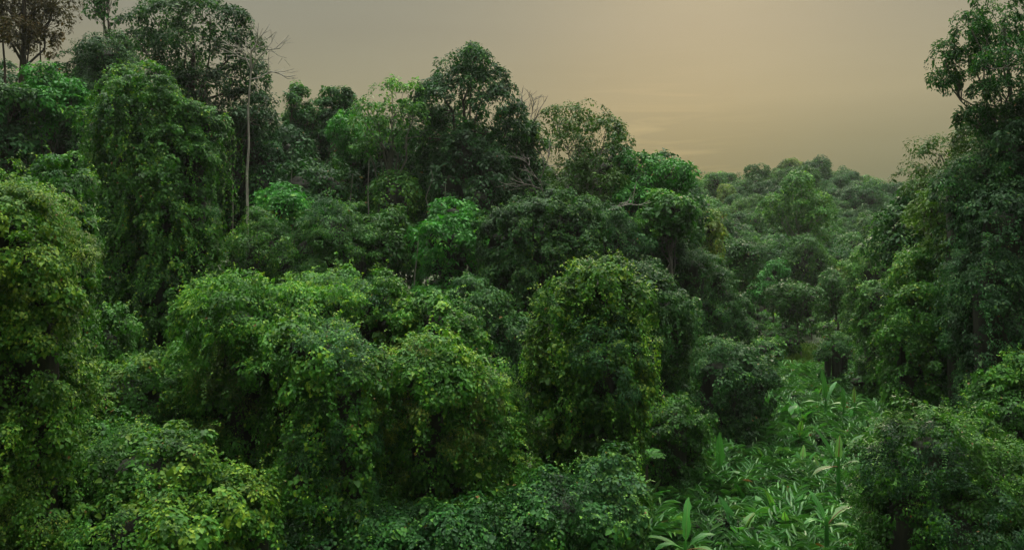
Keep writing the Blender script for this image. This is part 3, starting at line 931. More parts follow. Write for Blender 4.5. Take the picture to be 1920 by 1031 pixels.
vine_plant("vine_mound", "ivy-green creeper slope between the vine curtain and the round emerald tree", "vine mound", 55,
           [(1140, 440, 48, 40, 0, 'g'), (1180, 470, 42, 45, 0, 'g'), (1110, 415, 40, 30, 1, 'g'), (1155, 520, 45, 40, -.4, 'g')], mat='dark', L=.25, dens=2.8, rc=.45, shape='diamond', asp=.6, strand=.4, slen=2.8, tint=(.5, .2, .15))


# a leafless white tree
def bare_tree(name, label, Y, pts, r0, bark, fork=None, nb=14, spread=None):
    base = P(*pts[0], Y)
    base[2] = float(ground(base[0], base[1]))
    root = thing(name, label, "tree", base)
    tk = Leaves()
    path = np.array([P(x, y, Y) for x, y in pts])
    path[0, 2] = min(path[0, 2], base[2] - .2) if path[0, 2] < base[2] + 3 else path[0, 2]
    full = np.concatenate([[base], path]) if path[0, 2] > base[2] + .5 else path
    tt = np.linspace(0, len(full) - 1, 18)
    fp = np.stack([np.interp(tt, np.arange(len(full)), full[:, k]) for k in range(3)], 1)
    tk.tube(fp, np.linspace(r0, r0 * .5, 18), 7, .5)
    tk.build("trunk", M[bark], root, base, True)
    for br in (fork or []):
        bt = Leaves()
        bp = np.array([P(x, y, Y + rng.normal(scale=.0)) for x, y in br])
        bp[:, 1] += np.cumsum(rng.normal(scale=.25, size=len(bp)))
        bp[:, 1] += Y - bp[0, 1]
        tt = np.linspace(0, len(bp) - 1, 10)
        bq = np.stack([np.interp(tt, np.arange(len(bp)), bp[:, k]) for k in range(3)], 1)
        bt.tube(bq, np.linspace(r0 * .5, .03, 10), 5, .5)
        for i in range(3, 10):
            for _ in range(nb // 5):
                d = unit(bq[i] - bq[i - 1] + rng.normal(scale=.55, size=3) * np.linalg.norm(bq[i] - bq[i - 1]))
                ln = rng.uniform(.5, 1.5)
                e = bq[i] + d * ln + np.array([0, 0, .15 * ln])
                bt.tube(np.array([bq[i], bq[i] + d * ln * .5 + rng.normal(scale=.06, size=3), e]), [.03, .022, .012], 4, .5)
                for _k in range(2):
                    d2 = unit(d + rng.normal(scale=.5, size=3))
                    m = bq[i] + d * ln * rng.uniform(.4, .9)
                    bt.tube(np.array([m, m + d2 * .3, m + d2 * rng.uniform(.5, .9)]), [.018, .014, .01], 4, .5)
        bt.build("branch", M[bark], root, base, True)
    return root


bare_tree("bare_tree", "leafless white-barked tree with a fan of bare twigs on the left skyline", 55, [(464, 385), (463, 330), (467, 270), (465, 210), (471, 130)], .1, 'pale',
          [[(469, 140), (478, 120), (500, 95), (525, 92)], [(469, 150), (485, 145), (505, 132), (524, 138)], [(471, 130), (474, 100), (490, 85), (492, 70)], [(469, 128), (458, 105), (446, 90)], [(470, 130), (468, 105), (478, 82)]], 9)
bare_tree("bare_tree", "slender white pole of a dead tree left of the bright billowing tree", 56, [(777, 525), (782, 480), (786, 432)], .06, 'pale')
bare_tree("bare_tree", "thin straight grey stem in the shade right of the tallest vine tower", 54, [(436, 470), (437, 400), (436, 325)], .05, 'grey')
bare_tree("bare_tree", "thin crooked stem standing in the shade below the massive dark tree", 61, [(800, 440), (806, 400), (798, 370), (812, 335), (808, 318)], .05, 'grey')
bare_tree("bare_tree", "slim grey stem in the shade below the forked pale trunk", 60, [(722, 520), (724, 440), (727, 400)], .05, 'grey')
for x_, a_, b_ in ((541, 420, 318), (655, 430, 325), (692, 420, 300), (836, 460, 345), (905, 500, 400), (1076, 450, 330)):
    bare_tree("bare_tree", "slim pale trunk rising through the shaded forest below the skyline trees", 61, [(x_, a_), (x_ + rng.uniform(-5, 5), (a_ + b_) / 2), (x_ + rng.uniform(-8, 8), b_)], .055, 'grey')
    COL.objects[-1].parent["group"] = "slim pale trunks in the shaded forest"
bare_tree("bare_tree", "bundle of bare hair-thin twigs on the skyline beside the massive dark tree", 70, [(990, 300), (991, 260), (992, 235)], .07, 'grey',
          [[(991, 250), (986, 215), (978, 185)], [(992, 240), (998, 210), (1002, 185)], [(991, 255), (1000, 230), (1012, 205)], [(991, 250), (982, 225), (972, 200)]], 5)
bare_tree("bare_tree", "bleached bent branches poking out of the olive tangle", 56, [(1120, 470), (1112, 430), (1118, 405)], .07, 'pale',
          [[(1114, 420), (1135, 395), (1160, 388), (1182, 382)], [(1116, 425), (1128, 432), (1150, 430), (1165, 440)]], 5)
bare_tree("bare_tree", "forked grey sapling without leaves in front of the slim leaning tree", 60, [(1022, 400), (1018, 360), (1012, 335)], .06, 'grey',
          [[(1014, 345), (1000, 325), (985, 300)], [(1013, 335), (1022, 315), (1030, 290)], [(1016, 355), (990, 345), (970, 350)]], 5)

# ------------------------------------------------------------------ trees in the valley and on its right side
tree("leafy_tree", "dark domed tree on a thin trunk at the valley mouth", "tree", 85, (1350, 445, 1432, 570), 'mid', n=12, core=.4, r0=.14, bark='grey', foot=1378, tint=(.32, .2, .15), topz=-.2)
tree("leafy_tree", "neat round-topped tree on a visible trunk at the end of the clearing", "tree", 84, (1442, 525, 1540, 620), 'mid', n=12, core=.5, r0=.14, bark='grey', foot=1503, tint=(.42, .18, .14), flat=.9)
tree("leafy_tree", "brownish-topped round tree just right of the neat round-topped tree", "tree", 86, (1530, 515, 1600, 620), 'mid', n=11, core=.5, r0=.14, tint=(.36, .18, .15))
tree("leafy_tree", "pale green weeping tree hung with creepers in the hazy valley", "tree", 97, (1412, 495, 1482, 590), 'bright', n=11, core=.5, r0=.14, tint=(.2, .15, .13), droop=1.2)
tree("hill_tree", "tall open hill tree with a pale trunk standing out from the far slope", "tree", 125, (1425, 325, 1575, 500), 'mid', n=24, f=(.18, .28), r0=.32, bark='pale', foot=1500, ntw=8, rc=.75, nl=36, L=.34, dens=.8, tint=(.5, .18, .15), topz=-.4)
vine_plant("shrub", "small dark creeper-covered stump of a bush in the middle of the clearing", "shrub", 62,
           [(1568, 655, 24, 24, 0, 'g'), (1583, 675, 18, 24, 0, 'g'), (1552, 672, 16, 22, 0, 'g')], mat='vine_deep', L=.22, dens=3.5, rc=.35, nl=24, strand=.2, tint=(.36, .15, .12), slen=1.5, core=.36)
vine_plant("vine_mound", "golden-green vine-hung tree on the right bank at the far end of the clearing", "vine mound", 76,
           [(1632, 510, 40, 38, 0, 'g'), (1660, 500, 30, 35, 1, 'g'), (1610, 560, 26, 50, 0, 'g'), (1650, 570, 45, 60, 0, 'g')], mat='vine_gold', L=.27, dens=2.2, rc=.5, shape='diamond', asp=.6, tint=(.28, .15, .14), strand=.3, slen=3.5)
vine_plant("vine_mound", "knobbly dark vine hummock on the right bank in front of the golden-green one", "vine mound", 58,
           [(1645, 565, 30, 32, 0, 'g'), (1680, 590, 28, 40, 0, 'g'), (1640, 620, 38, 50, .4, 'g'), (1670, 650, 45, 50, 0, 'g'), (1690, 555, 20, 24, .5, 'g')], mat='vine', L=.25, dens=2.8, rc=.44, tint=(.38, .18, .14))
tree("leafy_tree", "dense dark tree bulging from the right wall of green toward the valley", "tree", 46, (1645, 375, 1775, 560), 'dark', n=16, core=.62, r0=.2, rc=.5, L=.24, tint=(.44, .18, .15))
tree("leafy_tree", "olive small-leaved tree hanging high on the right wall of green", "tree", 39, (1738, 225, 1980, 470), 'gold', n=18, core=0, f=(.28, .4),
     lobes=[(1775, 290, 40, 30), (1830, 270, 46, 36), (1760, 345, 32, 34), (1810, 340, 50, 42), (1880, 300, 55, 44), (1940, 280, 50, 46), (1790, 400, 50, 44), (1860, 390, 60, 50), (1930, 370, 60, 56), (1830, 440, 60, 46), (1900, 450, 60, 50)], r0=.25, rc=.45, nl=44, L=.17, dens=2.2, tint=(.1, .16, .14), asp=.4)
tree("leafy_tree", "fresh yellow-green tree with drooping sprays halfway up the right wall", "tree", 37, (1690, 350, 1900, 590), 'gold', n=17, core=.55, f=(.26, .38), r0=.22, rc=.42, nl=30, L=.19, dens=2.4, tint=(.16, .18, .15), asp=.4, spray=.35)
tree("canopy_tree", "tall airy tree reaching past the top right corner", "tree", 35, (1755, -90, 2010, 270), 'dark', r0=.15, foot=1900, ntw=9, rc=.36, nl=34, L=.16, dens=2.9, tint=(.5, .2, .16), shape='lance', asp=.36, bark='grey',
     lobes=[(1812, 60, 22, 22), (1790, 105, 20, 22), (1830, 110, 26, 24), (1805, 140, 22, 16), (1850, 80, 32, 28), (1845, 140, 38, 28), (1900, 40, 36, 40), (1890, 110, 40, 40), (1860, 190, 40, 30), (1910, 190, 44, 40), (1830, 225, 26, 18), (1900, 250, 50, 30), (1940, 80, 40, 60), (1925, -20, 50, 40), (1875, 230, 36, 24)])
vine_plant(VT, "tall ivy-dark vine wall dropping to the right edge of the clearing", VC, 37,
           [(1735, 600, 62, 70, 0, 'g'), (1700, 660, 42, 70, -.3, 'g'), (1790, 560, 62, 75, .5, 'g'), (1760, 690, 70, 80, -.4, 'g'), (1830, 620, 70, 80, 0, 'g'), (1730, 520, 45, 55, 1.5, 'g')],
           mat='vine', L=.22, dens=3.8, rc=.4, strand=.5, slen=3.0, tint=(.38, .18, .15), taper=.1, hollow=[(1815, 690, 40, 70, -2.4, 1.6), (1720, 720, 30, 50, -2, 1.5)])
vine_plant(VT, "grey-leaved vine column at the right edge below the airy tree", VC, 33,
           [(1880, 440, 75, 90, 0, 'g'), (1930, 520, 85, 110, 0, 'g'), (1860, 540, 60, 90, -.4, 'g'), (1900, 640, 80, 100, -.6, 'g'), (1960, 380, 70, 90, .5, 'g')], mat='vine_blue', L=.19, dens=4.4, rc=.36, strand=.5, slen=2.6, tint=(.34, .2, .17), taper=.05, asp=.65)
vine_plant(VT, "dark leafy mass around the trunk of the tall airy tree", VC, 34,
           [(1900, 300, 55, 65, 0, 'g'), (1850, 345, 48, 55, .4, 'g'), (1955, 240, 50, 70, .3, 'g'), (1940, 330, 60, 70, -.2, 'g'), (1800, 360, 46, 46, 1, 'g')], mat='dark', L=.26, dens=3.4, rc=.42, shape='diamond', asp=.5, strand=.3, tint=(.5, .2, .16))
vine_plant("vine_mound", "leafy creeper bank at the right edge above the bottom right bush", "vine mound", 29,
           [(1890, 790, 70, 80, 0, 'g'), (1950, 750, 75, 90, .4, 'g'), (1850, 820, 50, 50, .4, 'g')], mat='vine', L=.19, dens=4.5, rc=.35, strand=.2, tint=(.36, .18, .15))
vine_plant("shrub", "large feathery olive bush filling the bottom right corner", "shrub", 22.5,
           [(1740, 850, 95, 75, 0, 'g'), (1680, 890, 62, 70, .2, 'g'), (1800, 880, 90, 85, .2, 'g'), (1880, 920, 90, 85, 0, 'g'), (1700, 960, 75, 80, -.3, 'g'), (1800, 980, 110, 90, -.8, 'g'), (1650, 950, 40, 70, .3, 'g'), (1930, 990, 70, 90, -.8, 'g')],
           mat='vine_gold', L=.17, dens=6, rc=.3, nl=24, spray=.5, tint=(.2, .2, .17), asp=.5, strand=.15, core=.5, shape='diamond', shoot=.6, young=.5, hollow=[(1720, 960, 30, 40, -1.6, .8)])

# ------------------------------------------------------------------ filler forest: copies of a few kinds
def master(name, label, group, mat, H, cr, n, L, rc, nl, dens, bark='bark', core=.5, cat="tree", low=.42):
    root = thing(name, label, cat, (0, 0, 0), group)
    c = np.array([0, 0, H * (1 - low / 1.2)])
    r = np.array([cr, cr, H * low])
    C, R, D = auto_lobes(c, r, n, (.34, .5), .8, .25)
    lv = Leaves()
    hm = Leaves()
    heart_mass(hm, C, R, D, core)
    hm.build("branches", M['stems'], root)
    off = np.array([0, 400.0, 0])          # sampled far from the eye so that all sides get leaves
    pt, nm = shell(C, R, D, dens, .18, .5, 1.0, seed=n * 1.3)
    clumps(lv, pt, nm, rc, nl, L, .55, 'diamond', .5, (.42, .2, .15), face=.25, seed=n * .7)
    lv.build("crown", M[mat], root)
    tk = Leaves()
    wood(tk, (0, 0, -.5), (0, 0, H * .72), C, .2 if H > 8 else .08, pt, 4, .4)
    tk.build("trunk", M[bark], root, (0, 0, 0), True)
    return root


_ground_real = ground
ground_flat = lambda x, y: np.zeros(np.shape(x)) - 5.0
ground = ground_flat
GF = "trees of the shaded forest behind the thickets"
LF = "dark green forest tree filling the shaded slope behind the thickets"
fill = [master("forest_tree", LF, GF, m_, h_, c_, n_, .25, .6, 52, 1.4, core=.5) for m_, h_, c_, n_ in (('dark', 13, 3.4, 13), ('mid', 12, 3.2, 12), ('dark', 14.5, 3.0, 14), ('dark', 11, 3.6, 12))]
GH = "trees of the hazy forest on the far hill"
LH = "round-crowned tree in the hazy forest that covers the far hill"
hill = [master("hill_tree", LH, GH, m_, h_, c_, n_, .3, .85, 62, 1.1, core=.4, bark='grey') for m_, h_, c_, n_ in (('mid', 11, 3.9, 12), ('dark', 12, 3.7, 13), ('dark', 10, 4.1, 13), ('mid', 12.5, 3.4, 15), ('dark', 10.5, 4.3, 12), ('gold', 10, 3.4, 10))]
GS = "low bushes along the clearing and its far end"
LS = "low rounded green bush growing along the clearing"
bush = [master("shrub", LS, GS, m_, h_, c_, n_, .24, .42, 30, 2.4, core=.6, cat="shrub", low=.5) for m_, h_, c_, n_ in (('mid', 2.6, 1.6, 7), ('vine', 2.2, 1.9, 7), ('dark', 3.2, 1.7, 8))]
ground = _ground_real


def place(masters, spots):
    used = set()
    for x, y, k, sc in spots:
        m_ = masters[k]
        loc = (x, y, float(ground(x, y)) - .1)
        rot = rng.uniform(0, 6.28)
        s3 = (sc * rng.uniform(.9, 1.12), sc * rng.uniform(.9, 1.12), sc)
        if k in used:
            copy_tree(m_, loc, rot, s3)
        else:
            used.add(k)
            m_.location, m_.rotation_euler, m_.scale = loc, (0, 0, rot), s3
    assert len(used) == len(masters)


sp = []
for y in np.arange(66, 104, 6.0):
    for x in np.arange(-60, 26, 5.6):
        xx, yy = x + rng.uniform(-1.8, 1.8), y + rng.uniform(-2, 2)
        px = CX + xx / yy * FPX
        if not (-60 < px < 1265):
            continue
        top_py = 265 if px > 480 else (240 if px > 380 else 180)
        if px > 990:
            top_py = 310 if px < 1180 else 350
        top_py += rng.uniform(-10, 70)
        H = EYE + (HY - top_py) / FPX * yy - float(ground(xx, yy))
        k = int(rng.integers(0, 4))
        sp.append((xx, yy, k, np.clip(H / (13, 12, 14.5, 11)[k], .75, 1.6)))
place(fill, sp)
print("filler", len(sp))

sp = []
for y in np.arange(112, 262, 5.4):
    for x in np.arange(.185 * y, .54 * y, 5.2):
        xx, yy = x + rng.uniform(-1.9, 1.9), y + rng.uniform(-1.9, 1.9)
        k = int(rng.choice(6, p=[.2, .24, .16, .2, .17, .03]))
        sp.append((xx, yy, k, rng.choice([.62, .75, .88, 1.0, 1.15], p=[.2, .3, .28, .16, .06]) * rng.uniform(.92, 1.08)))
sp.sort(key=lambda q: q[1])
place(hill, sp[:292])
rest = sp[292:]
lv = Leaves()
for x, y, k, sc in rest:
    c = np.array([x, y, float(ground(x, y)) + 8.0 * sc])
    C, R, D = auto_lobes(c, np.array([3.8, 3.8, 4.2]) * sc, 8, (.34, .5), .85, .25)
    pt, nm = shell(C, R, D, .8, .2, .35, .4, seed=x)
    clumps(lv, pt, nm, .85, 40, .3, .55, 'diamond', .5, (.42 + rng.normal(scale=.1), .2, .15), face=.25, seed=y)
tag(lv.build("forest", M['mid'], None, (0, 0, 0)), "far treetops merging into one mass along the crest of the hazy hill", "forest", kind="stuff")
print("hill rest", len(rest))

sp = []
for _ in range(400):
    px, Y = rng.uniform(1385, 1660), rng.uniform(56, 106)
    x = (px - CX) / FPX * Y
    py = HY + (EYE - float(ground(x, Y))) / FPX * Y if False else HY + (EYE - float(ground(x, Y))) * FPX / Y
    if 1470 < px < 1560 and 648 < py < 690:
        continue
    if Y < 72 and 1440 < px < 1620:
        continue
    if any((x - a[0]) ** 2 + (Y - a[1]) ** 2 < 4.2 for a in sp):
        continue
    sp.append((x, Y, int(rng.integers(0, 3)), rng.uniform(.6, 1.15)))
    if len(sp) >= 70:
        break
for _ in range(40):
    Y = rng.uniform(28, 62)
    xa_ = 6 + (Y - 25) * .4
    sp.append((xa_ + rng.uniform(-4, 6), Y, int(rng.integers(0, 3)), rng.uniform(.3, .6)))
place(bush, sp)
print("bush", len(sp))

# ------------------------------------------------------------------ ginger field, bananas, ferns
def in_poly(x, y, poly):
    c, n = False, len(poly)
    for i in range(n):
        (x1, y1), (x2, y2) = poly[i], poly[i - 1]
        if (y1 > y) != (y2 > y) and x < (x2 - x1) * (y - y1) / (y2 - y1) + x1:
            c = not c
    return c


def ginger_master(i):
    root = thing("ginger_plant", "knee-to-head-high ginger clump with arching rows of lance leaves in the clearing", "plant", (0, 0, 0), "ginger plants carpeting the clearing")
    lv = Leaves()
    for s in range(rng.integers(8, 13)):
        az = rng.uniform(0, 6.28)
        ln = rng.uniform(.9, 1.6)
        lean = rng.uniform(.3, .9)
        o = np.array([math.cos(az), math.sin(az), 0])
        t = np.linspace(0, 1, 9)[:, None]
        path = rng.normal(scale=.12, size=3) * [1, 1, 0] + o * (lean * ln * t ** 1.7) + np.array([0, 0, 1.0]) * (ln * (t - .33 * lean * t ** 3))
        lv.tube(path, np.linspace(.018, .008, 9), 4, .4)
        tan = unit(np.gradient(path, axis=0))
        k = rng.integers(12, 16)
        u = np.linspace(.2, 1, k)
        pos = np.stack([np.interp(u * 8, np.arange(9), path[:, q]) for q in range(3)], 1)
        tg = np.stack([np.interp(u * 8, np.arange(9), tan[:, q]) for q in range(3)], 1)
        sd_ = unit(np.cross(tg, np.array([0, 0, 1.0]) + .01))
        sg = np.where(np.arange(k) % 2, 1, -1)[:, None]
        d = sd_ * sg * .75 + tg * .75 + rng.normal(scale=.12, size=(k, 3))
        nr = np.cross(sd_, tg)
        nr = nr * np.sign(nr[:, 2:3] + 1e-6) + np.array([0, 0, .3])
        L_ = rng.uniform(.42, .62, k) * (1 - .5 * abs(u - .65))
        lv.add(pos, nr + rng.normal(scale=.15, size=(k, 3)), d, L_, L_ * .18, np.clip(rng.normal(.42, .14) + rng.normal(scale=.12, size=k), 0, 1), 'lance')
    o = lv.build("leaf_stalks", M['ginger'], root)
    return root


gm = [ginger_master(i) for i in range(6)]
poly = [(1165, 1080), (1150, 900), (1190, 840), (1330, 815), (1420, 760), (1480, 690), (1560, 680), (1660, 690), (1690, 760), (1640, 830), (1610, 900), (1640, 1080)]
pts_ = []
for _ in range(30000):
    Y = 26 + 46 * rng.random() ** 1.1
    x = rng.uniform(3, 36)
    g = float(ground(x, Y))
    px, py = CX + x / Y * FPX, HY + (EYE - g - 1.0) * FPX / Y
    if not in_poly(px, py, poly):
        continue
    dmin = 1.15 if Y < 42 else 1.4
    if any((x - a) ** 2 + (Y - b) ** 2 < dmin * dmin for a, b in pts_):
        continue
    pts_.append((x, Y))
    if len(pts_) >= 290:
        break
print("ginger", len(pts_))
for i, (x, Y) in enumerate(pts_):
    m_ = gm[i % 6]
    loc, rot, s_ = (x, Y, float(ground(x, Y)) - .05), rng.uniform(0, 6.28), rng.uniform(1.0, 1.55)
    if i < 6:
        m_.location, m_.rotation_euler, m_.scale = loc, (0, 0, rot), (s_,) * 3
    else:
        copy_tree(m_, loc, rot, (s_,) * 3)


def big_leaf(base, az, tilt, L, W, bend, tint, fold=.25, parent=None, off=(0, 0, 0), mat='banana', petiole=.35):
    """One paddle leaf: a petiole and a blade with a raised midrib fold and torn wavy edges."""
    n = 12
    o = np.array([math.cos(az), math.sin(az), 0])
    s = np.linspace(0, 1, n)
    ang = tilt - bend * s ** 1.6
    stp = L * (1 + petiole) / n
    path = [np.asarray(base, float)]
    for a in ang[:-1]:
        path.append(path[-1] + stp * (o * math.cos(a) + np.array([0, 0, math.sin(a)])))
    path = np.array(path)
    side = np.array([-math.sin(az), math.cos(az), 0])
    tan = unit(np.gradient(path, axis=0))
    up = np.cross(side, tan)
    up *= np.sign((up[:, 2:3]) + 1e-6)
    q = np.clip((s - petiole * .6) / (1 - petiole * .6), 0, 1)
    wd = W * .5 * np.sin(np.pi * np.clip(q, 0, 1) ** .75) ** .6 * (q > 0)
    wd = np.maximum(wd, .02)
    lv = Leaves()
    ed = 1 + .17 * rng.normal(size=(n, 2))
    vl = path + (side * (wd * ed[:, 0])[:, None]) + up * (fold * wd)[:, None]
    vr = path - (side * (wd * ed[:, 1])[:, None]) + up * (fold * wd)[:, None]
    v = np.concatenate([path, vl, vr])
    i = np.arange(n - 1)
    f = np.concatenate([np.stack([i, i + 1, n + i + 1, n + i], 1), np.stack([i, 2 * n + i, 2 * n + i + 1, i + 1], 1)])
    lv.raw(v, f, tint)
    lv.tube(path, np.linspace(.035, .012, n), 4, min(1, tint + .25))
    return lv.build("leaf", M[mat], parent, off)


def banana(label, px, py, Y, leaves, stem=.6, name="banana_plant", mat='banana', cat="plant"):
    p = P(px, py + 14, Y)
    base = np.array([p[0], p[1], float(ground(p[0], p[1]))])
    root = thing(name, label, cat, base)
    h = max(p[2] - base[2], .3)
    st = Leaves()
    st.tube(np.array([base - [0, 0, .2], base + [0, 0, h * .5], base + [0, 0, h]]), [.11, .09, .06], 7, .55)
    st.build("stem", M[mat], root, base, True)
    for az, tilt, L, W, bend, t in leaves:
        L, W, bend, t = L * .74, W * .78, bend * rng.uniform(1.0, 1.5) + rng.uniform(0, 14), t * .95
        big_leaf(base + np.array([0, 0, h * .85]), math.radians(az), math.radians(tilt), L, W, math.radians(bend), t, parent=root, off=base, mat=mat)


# azimuth 0 = picture right, 180 = picture left, 270 = toward the viewer
banana("banana plant with one upright bright leaf at the near left of the field", 1350, 868, 37, [(80, 84, 2.2, .5, 6, .45), (190, 25, 1.9, .45, 45, .9), (160, 40, 1.7, .4, 60, .7), (330, 35, 1.5, .4, 60, .4), (250, 30, 1.2, .4, 60, .5)])
banana("banana plant with two crossing upright leaves at the middle of the ginger field", 1572, 842, 36, [(140, 60, 2.3, .5, 12, .45), (60, 78, 1.5, .42, 12, .8), (20, 55, 2.2, .48, 25, .3), (200, 5, 1.6, .42, 30, .95), (350, 25, 1.7, .42, 60, .5)])
banana("tall single-bladed banana plant in the upper part of the ginger field", 1548, 738, 50, [(100, 84, 2.6, .55, 8, .45), (40, 60, 2.2, .4, 25, .3), (170, 30, 1.7, .4, 60, .3), (330, 30, 1.6, .4, 60, .4)])
banana("small upright banana sprout right of the tall single-bladed one", 1582, 750, 49, [(80, 80, 1.6, .4, 8, .5), (200, 40, 1.2, .35, 50, .4), (340, 40, 1.2, .35, 50, .4)])
banana("thin yellow-green banana shoot on the right of the upper ginger field", 1602, 740, 49, [(70, 78, 1.4, .32, 8, .9), (10, 40, 1.0, .3, 50, .7)])
banana("grey-green broad-leaved banana plant in the shade under the vine pillar", 1240, 850, 37, [(110, 75, 1.5, .55, 25, .05), (60, 72, 1.6, .5, 20, .05), (20, 30, 1.6, .5, 55, .1), (160, 40, 1.2, .5, 50, .0)])
banana("banana plant with splayed arching leaves at the bottom of the field", 1285, 1000, 28, [(70, 72, 2.0, .42, 15, .55), (170, 30, 1.8, .4, 45, .7), (330, 25, 1.5, .45, 60, .8), (200, 35, 1.5, .4, 60, .4), (20, 40, 1.6, .4, 55, .4)])
banana("banana plant with yellowish drooping blades right of the bottom splayed one", 1550, 955, 29, [(20, 45, 1.9, .42, 70, .9), (120, 65, 1.5, .36, 20, .4), (340, 20, 1.5, .4, 60, .7), (200, 40, 1.2, .35, 50, .4)])
banana("pale banana leaves jutting from the right bank below the vine wall", 1850, 738, 31, [(175, 12, 1.7, .55, 20, .3), (165, 35, 1.4, .5, 35, .2), (110, 70, 1.2, .5, 20, .7)])
banana("blue-green rosette of broad blades at the right edge over the corner bush", 1905, 835, 25, [(150, 60, 1.3, .26, 25, .1), (120, 75, 1.3, .24, 20, .1), (180, 35, 1.2, .26, 30, .1), (90, 80, 1.1, .24, 15, .1), (30, 60, 1.1, .24, 30, .2)])
banana("rosette of upright strappy leaves at the bottom edge by the fern", 385, 1045, 18.5, [(100, 80, .75, .2, 15, .55), (60, 65, .7, .19, 30, .6), (135, 62, .7, .19, 30, .5), (20, 45, .62, .18, 45, .6), (165, 42, .62, .18, 45, .5), (270, 60, .6, .18, 30, .6)], name="leafy_rosette")
banana("small rosette of broad leaves at the bottom left edge", 207, 1055, 18.5, [(100, 78, .7, .18, 15, .6), (50, 60, .62, .17, 35, .5), (140, 60, .62, .17, 35, .6), (160, 40, .55, .16, 45, .5)], name="leafy_rosette")


for i in range(3):
    first = COL.objects[:]
    banana("young banana plant with short broad leaves among the ginger", 1400 + 40 * i, HY - 14 + (EYE - float(ground(11, 34)) - .45) * FPX / 34, 34, [(rng.uniform(0, 360), rng.uniform(35, 80), rng.uniform(1.2, 1.9), rng.uniform(.4, .55), rng.uniform(10, 50), rng.uniform(.2, .8)) for _k in range(6)])
    r0_ = [o for o in COL.objects[:] if o not in first and o.type == 'EMPTY'][0]
    r0_["group"] = "young banana plants among the ginger"
    got = 0
    while got < 16:
        Y, x = rng.uniform(28, 62), rng.uniform(3, 34)
        g = float(ground(x, Y))
        if not in_poly(CX + x / Y * FPX, HY + (EYE - g - 1) * FPX / Y, poly):
            continue
        got += 1
        copy_tree(r0_, (x, Y, g), rng.uniform(0, 6.28), (rng.uniform(.75, 1.3),) * 3)


def fern(label, px, py, Y, n=9, ln=1.2, az0=None):
    p = P(px, py, Y)
    base = np.array([p[0], p[1], float(ground(p[0], p[1]))])
    root = thing("fern", label, "fern", base)
    lv = Leaves()
    st = Leaves()
    st.tube(np.array([base, [p[0], p[1], p[2]]]), [.1, .07], 6, .3)
    st.build("stem", M['bark'], root, base, True)
    for i in range(n):
        az = i / n * 6.28 + rng.uniform(-.2, .2)
        o = np.array([math.cos(az), math.sin(az), 0])
        el = rng.uniform(.95, 1.35)
        t = np.linspace(0, 1, 20)
        L_ = ln * rng.uniform(.8, 1.1)
        path = p + o * (L_ * t * math.cos(el))[:, None] + o * (.35 * L_ * t ** 2)[:, None] + np.array([0, 0, 1.0]) * (L_ * (t * math.sin(el) - .55 * t ** 2.4))[:, None]
        lv.tube(path, np.linspace(.012, .004, 20), 3, .5)
        tan = unit(np.gradient(path, axis=0))
        sd_ = unit(np.cross(tan, np.array([0, 0, 1.0])))
        up = np.cross(sd_, tan)
        pl = .3 * np.sin(np.pi * np.clip(t * .9 + .08, 0, 1)) ** .7 + .02
        for sg in (-1, 1):
            lv.add(path[2:], up[2:] + rng.normal(scale=.08, size=(18, 3)), (sd_ * sg + tan * .3)[2:], pl[2:], .055, np.clip(rng.normal(.5, .1, 18), 0, 1), 'diamond')
    lv.build("fronds", M['mid'], root, base)


fern("upright fern with plumed fronds at the foot of the drooping vine ridge", 552, 975, 25.6, 7, 1.2)
fern("fern half hidden at the shaded left edge of the ginger field", 1212, 870, 33, 9, 1.3)

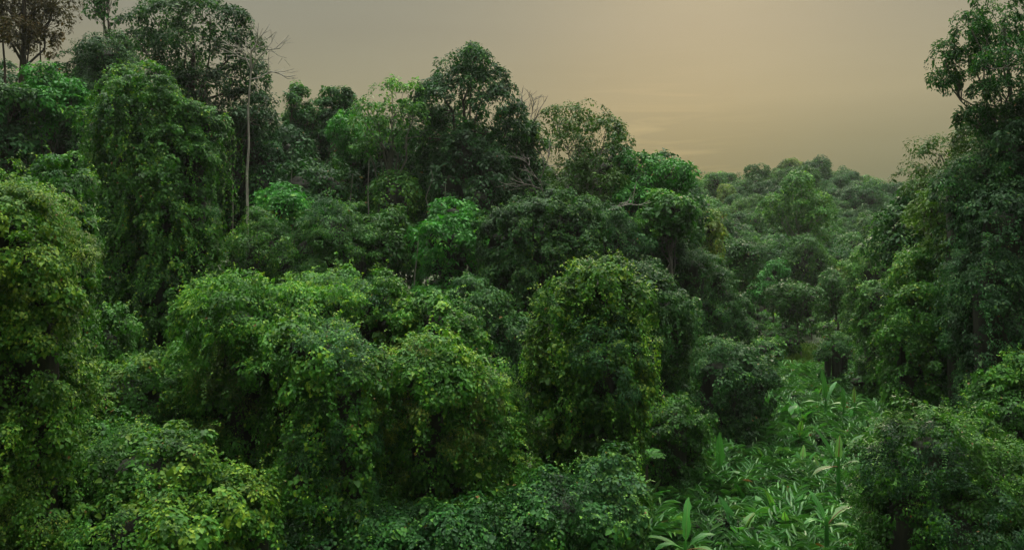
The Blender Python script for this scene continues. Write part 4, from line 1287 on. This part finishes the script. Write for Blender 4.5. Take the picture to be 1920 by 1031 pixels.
# ------------------------------------------------------------------ undergrowth that nobody could count
def undergrowth():
    lv = Leaves()
    n = 9000
    Y = 16 + 62 * rng.random(n) ** 1.2
    px = rng.uniform(-60, 1960, n)
    x = (px - CX) / FPX * Y
    z = ground(x, Y)
    hgt = rng.uniform(.0, .55, n)
    pt = np.stack([x, Y, z + hgt], 1)
    nm = unit(np.array([0, 0, 1.0]) + rng.normal(scale=.3, size=(n, 3)))
    clumps(lv, pt, nm, .5, 18, .24, .5, 'diamond', .3, (.42, .2, .16))
    o = lv.build("undergrowth", M['mid'], None, (0, 0, 0))
    tag(o, "low leafy undergrowth covering the forest floor between the plants", "undergrowth", kind="stuff")
    lv = Leaves()
    n = 26000
    px, Y = rng.uniform(1440, 1640, n), rng.uniform(62, 90, n)
    x = (px - CX) / FPX * Y
    pt = np.stack([x, Y, ground(x, Y)], 1)
    lv.add(pt, rng.normal(size=(n, 3)) * [1, 1, .3], np.array([0, 0, 1.0]) + rng.normal(scale=.45, size=(n, 3)), rng.uniform(.3, .7, n), .05, np.clip(rng.normal(.35, .2, n), 0, 1), 'diamond')
    o = lv.build("grass", M['gold'], None, (0, 0, 0))
    tag(o, "rough tall grass on the small open patch at the end of the clearing", "grass", kind="stuff")


undergrowth()

# ------------------------------------------------------------------ the hazy evening air
def haze(density=.00014):
    v = np.array([(x, y, z) for x in (-240, 330) for y in (-70, 460) for z in (-3, 60)], float)
    f = np.array([(0, 1, 3, 2), (4, 6, 7, 5), (0, 4, 5, 1), (2, 3, 7, 6), (0, 2, 6, 4), (1, 5, 7, 3)])
    m = bpy.data.materials.new("evening_haze")
    m.use_nodes = True
    n, l = m.node_tree.nodes, m.node_tree.links
    n.clear()
    o = n.new("ShaderNodeOutputMaterial")
    pv = n.new("ShaderNodeVolumePrincipled")
    pv.inputs["Color"].default_value = (.86, .93, .88, 1)
    pv.inputs["Density"].default_value = density
    pv.inputs["Anisotropy"].default_value = .2
    l.new(pv.outputs[0], o.inputs["Volume"])
    lv = Leaves()
    lv.raw(v, f, 0)
    ob = lv.build("haze", m, None, (0, 0, 0))
    tag(ob, "thin evening haze hanging over the valley and the far hill", "haze", kind="stuff")


haze()
print("vertices", sum(len(o.data.vertices) for o in COL.objects if o.type == 'MESH'))
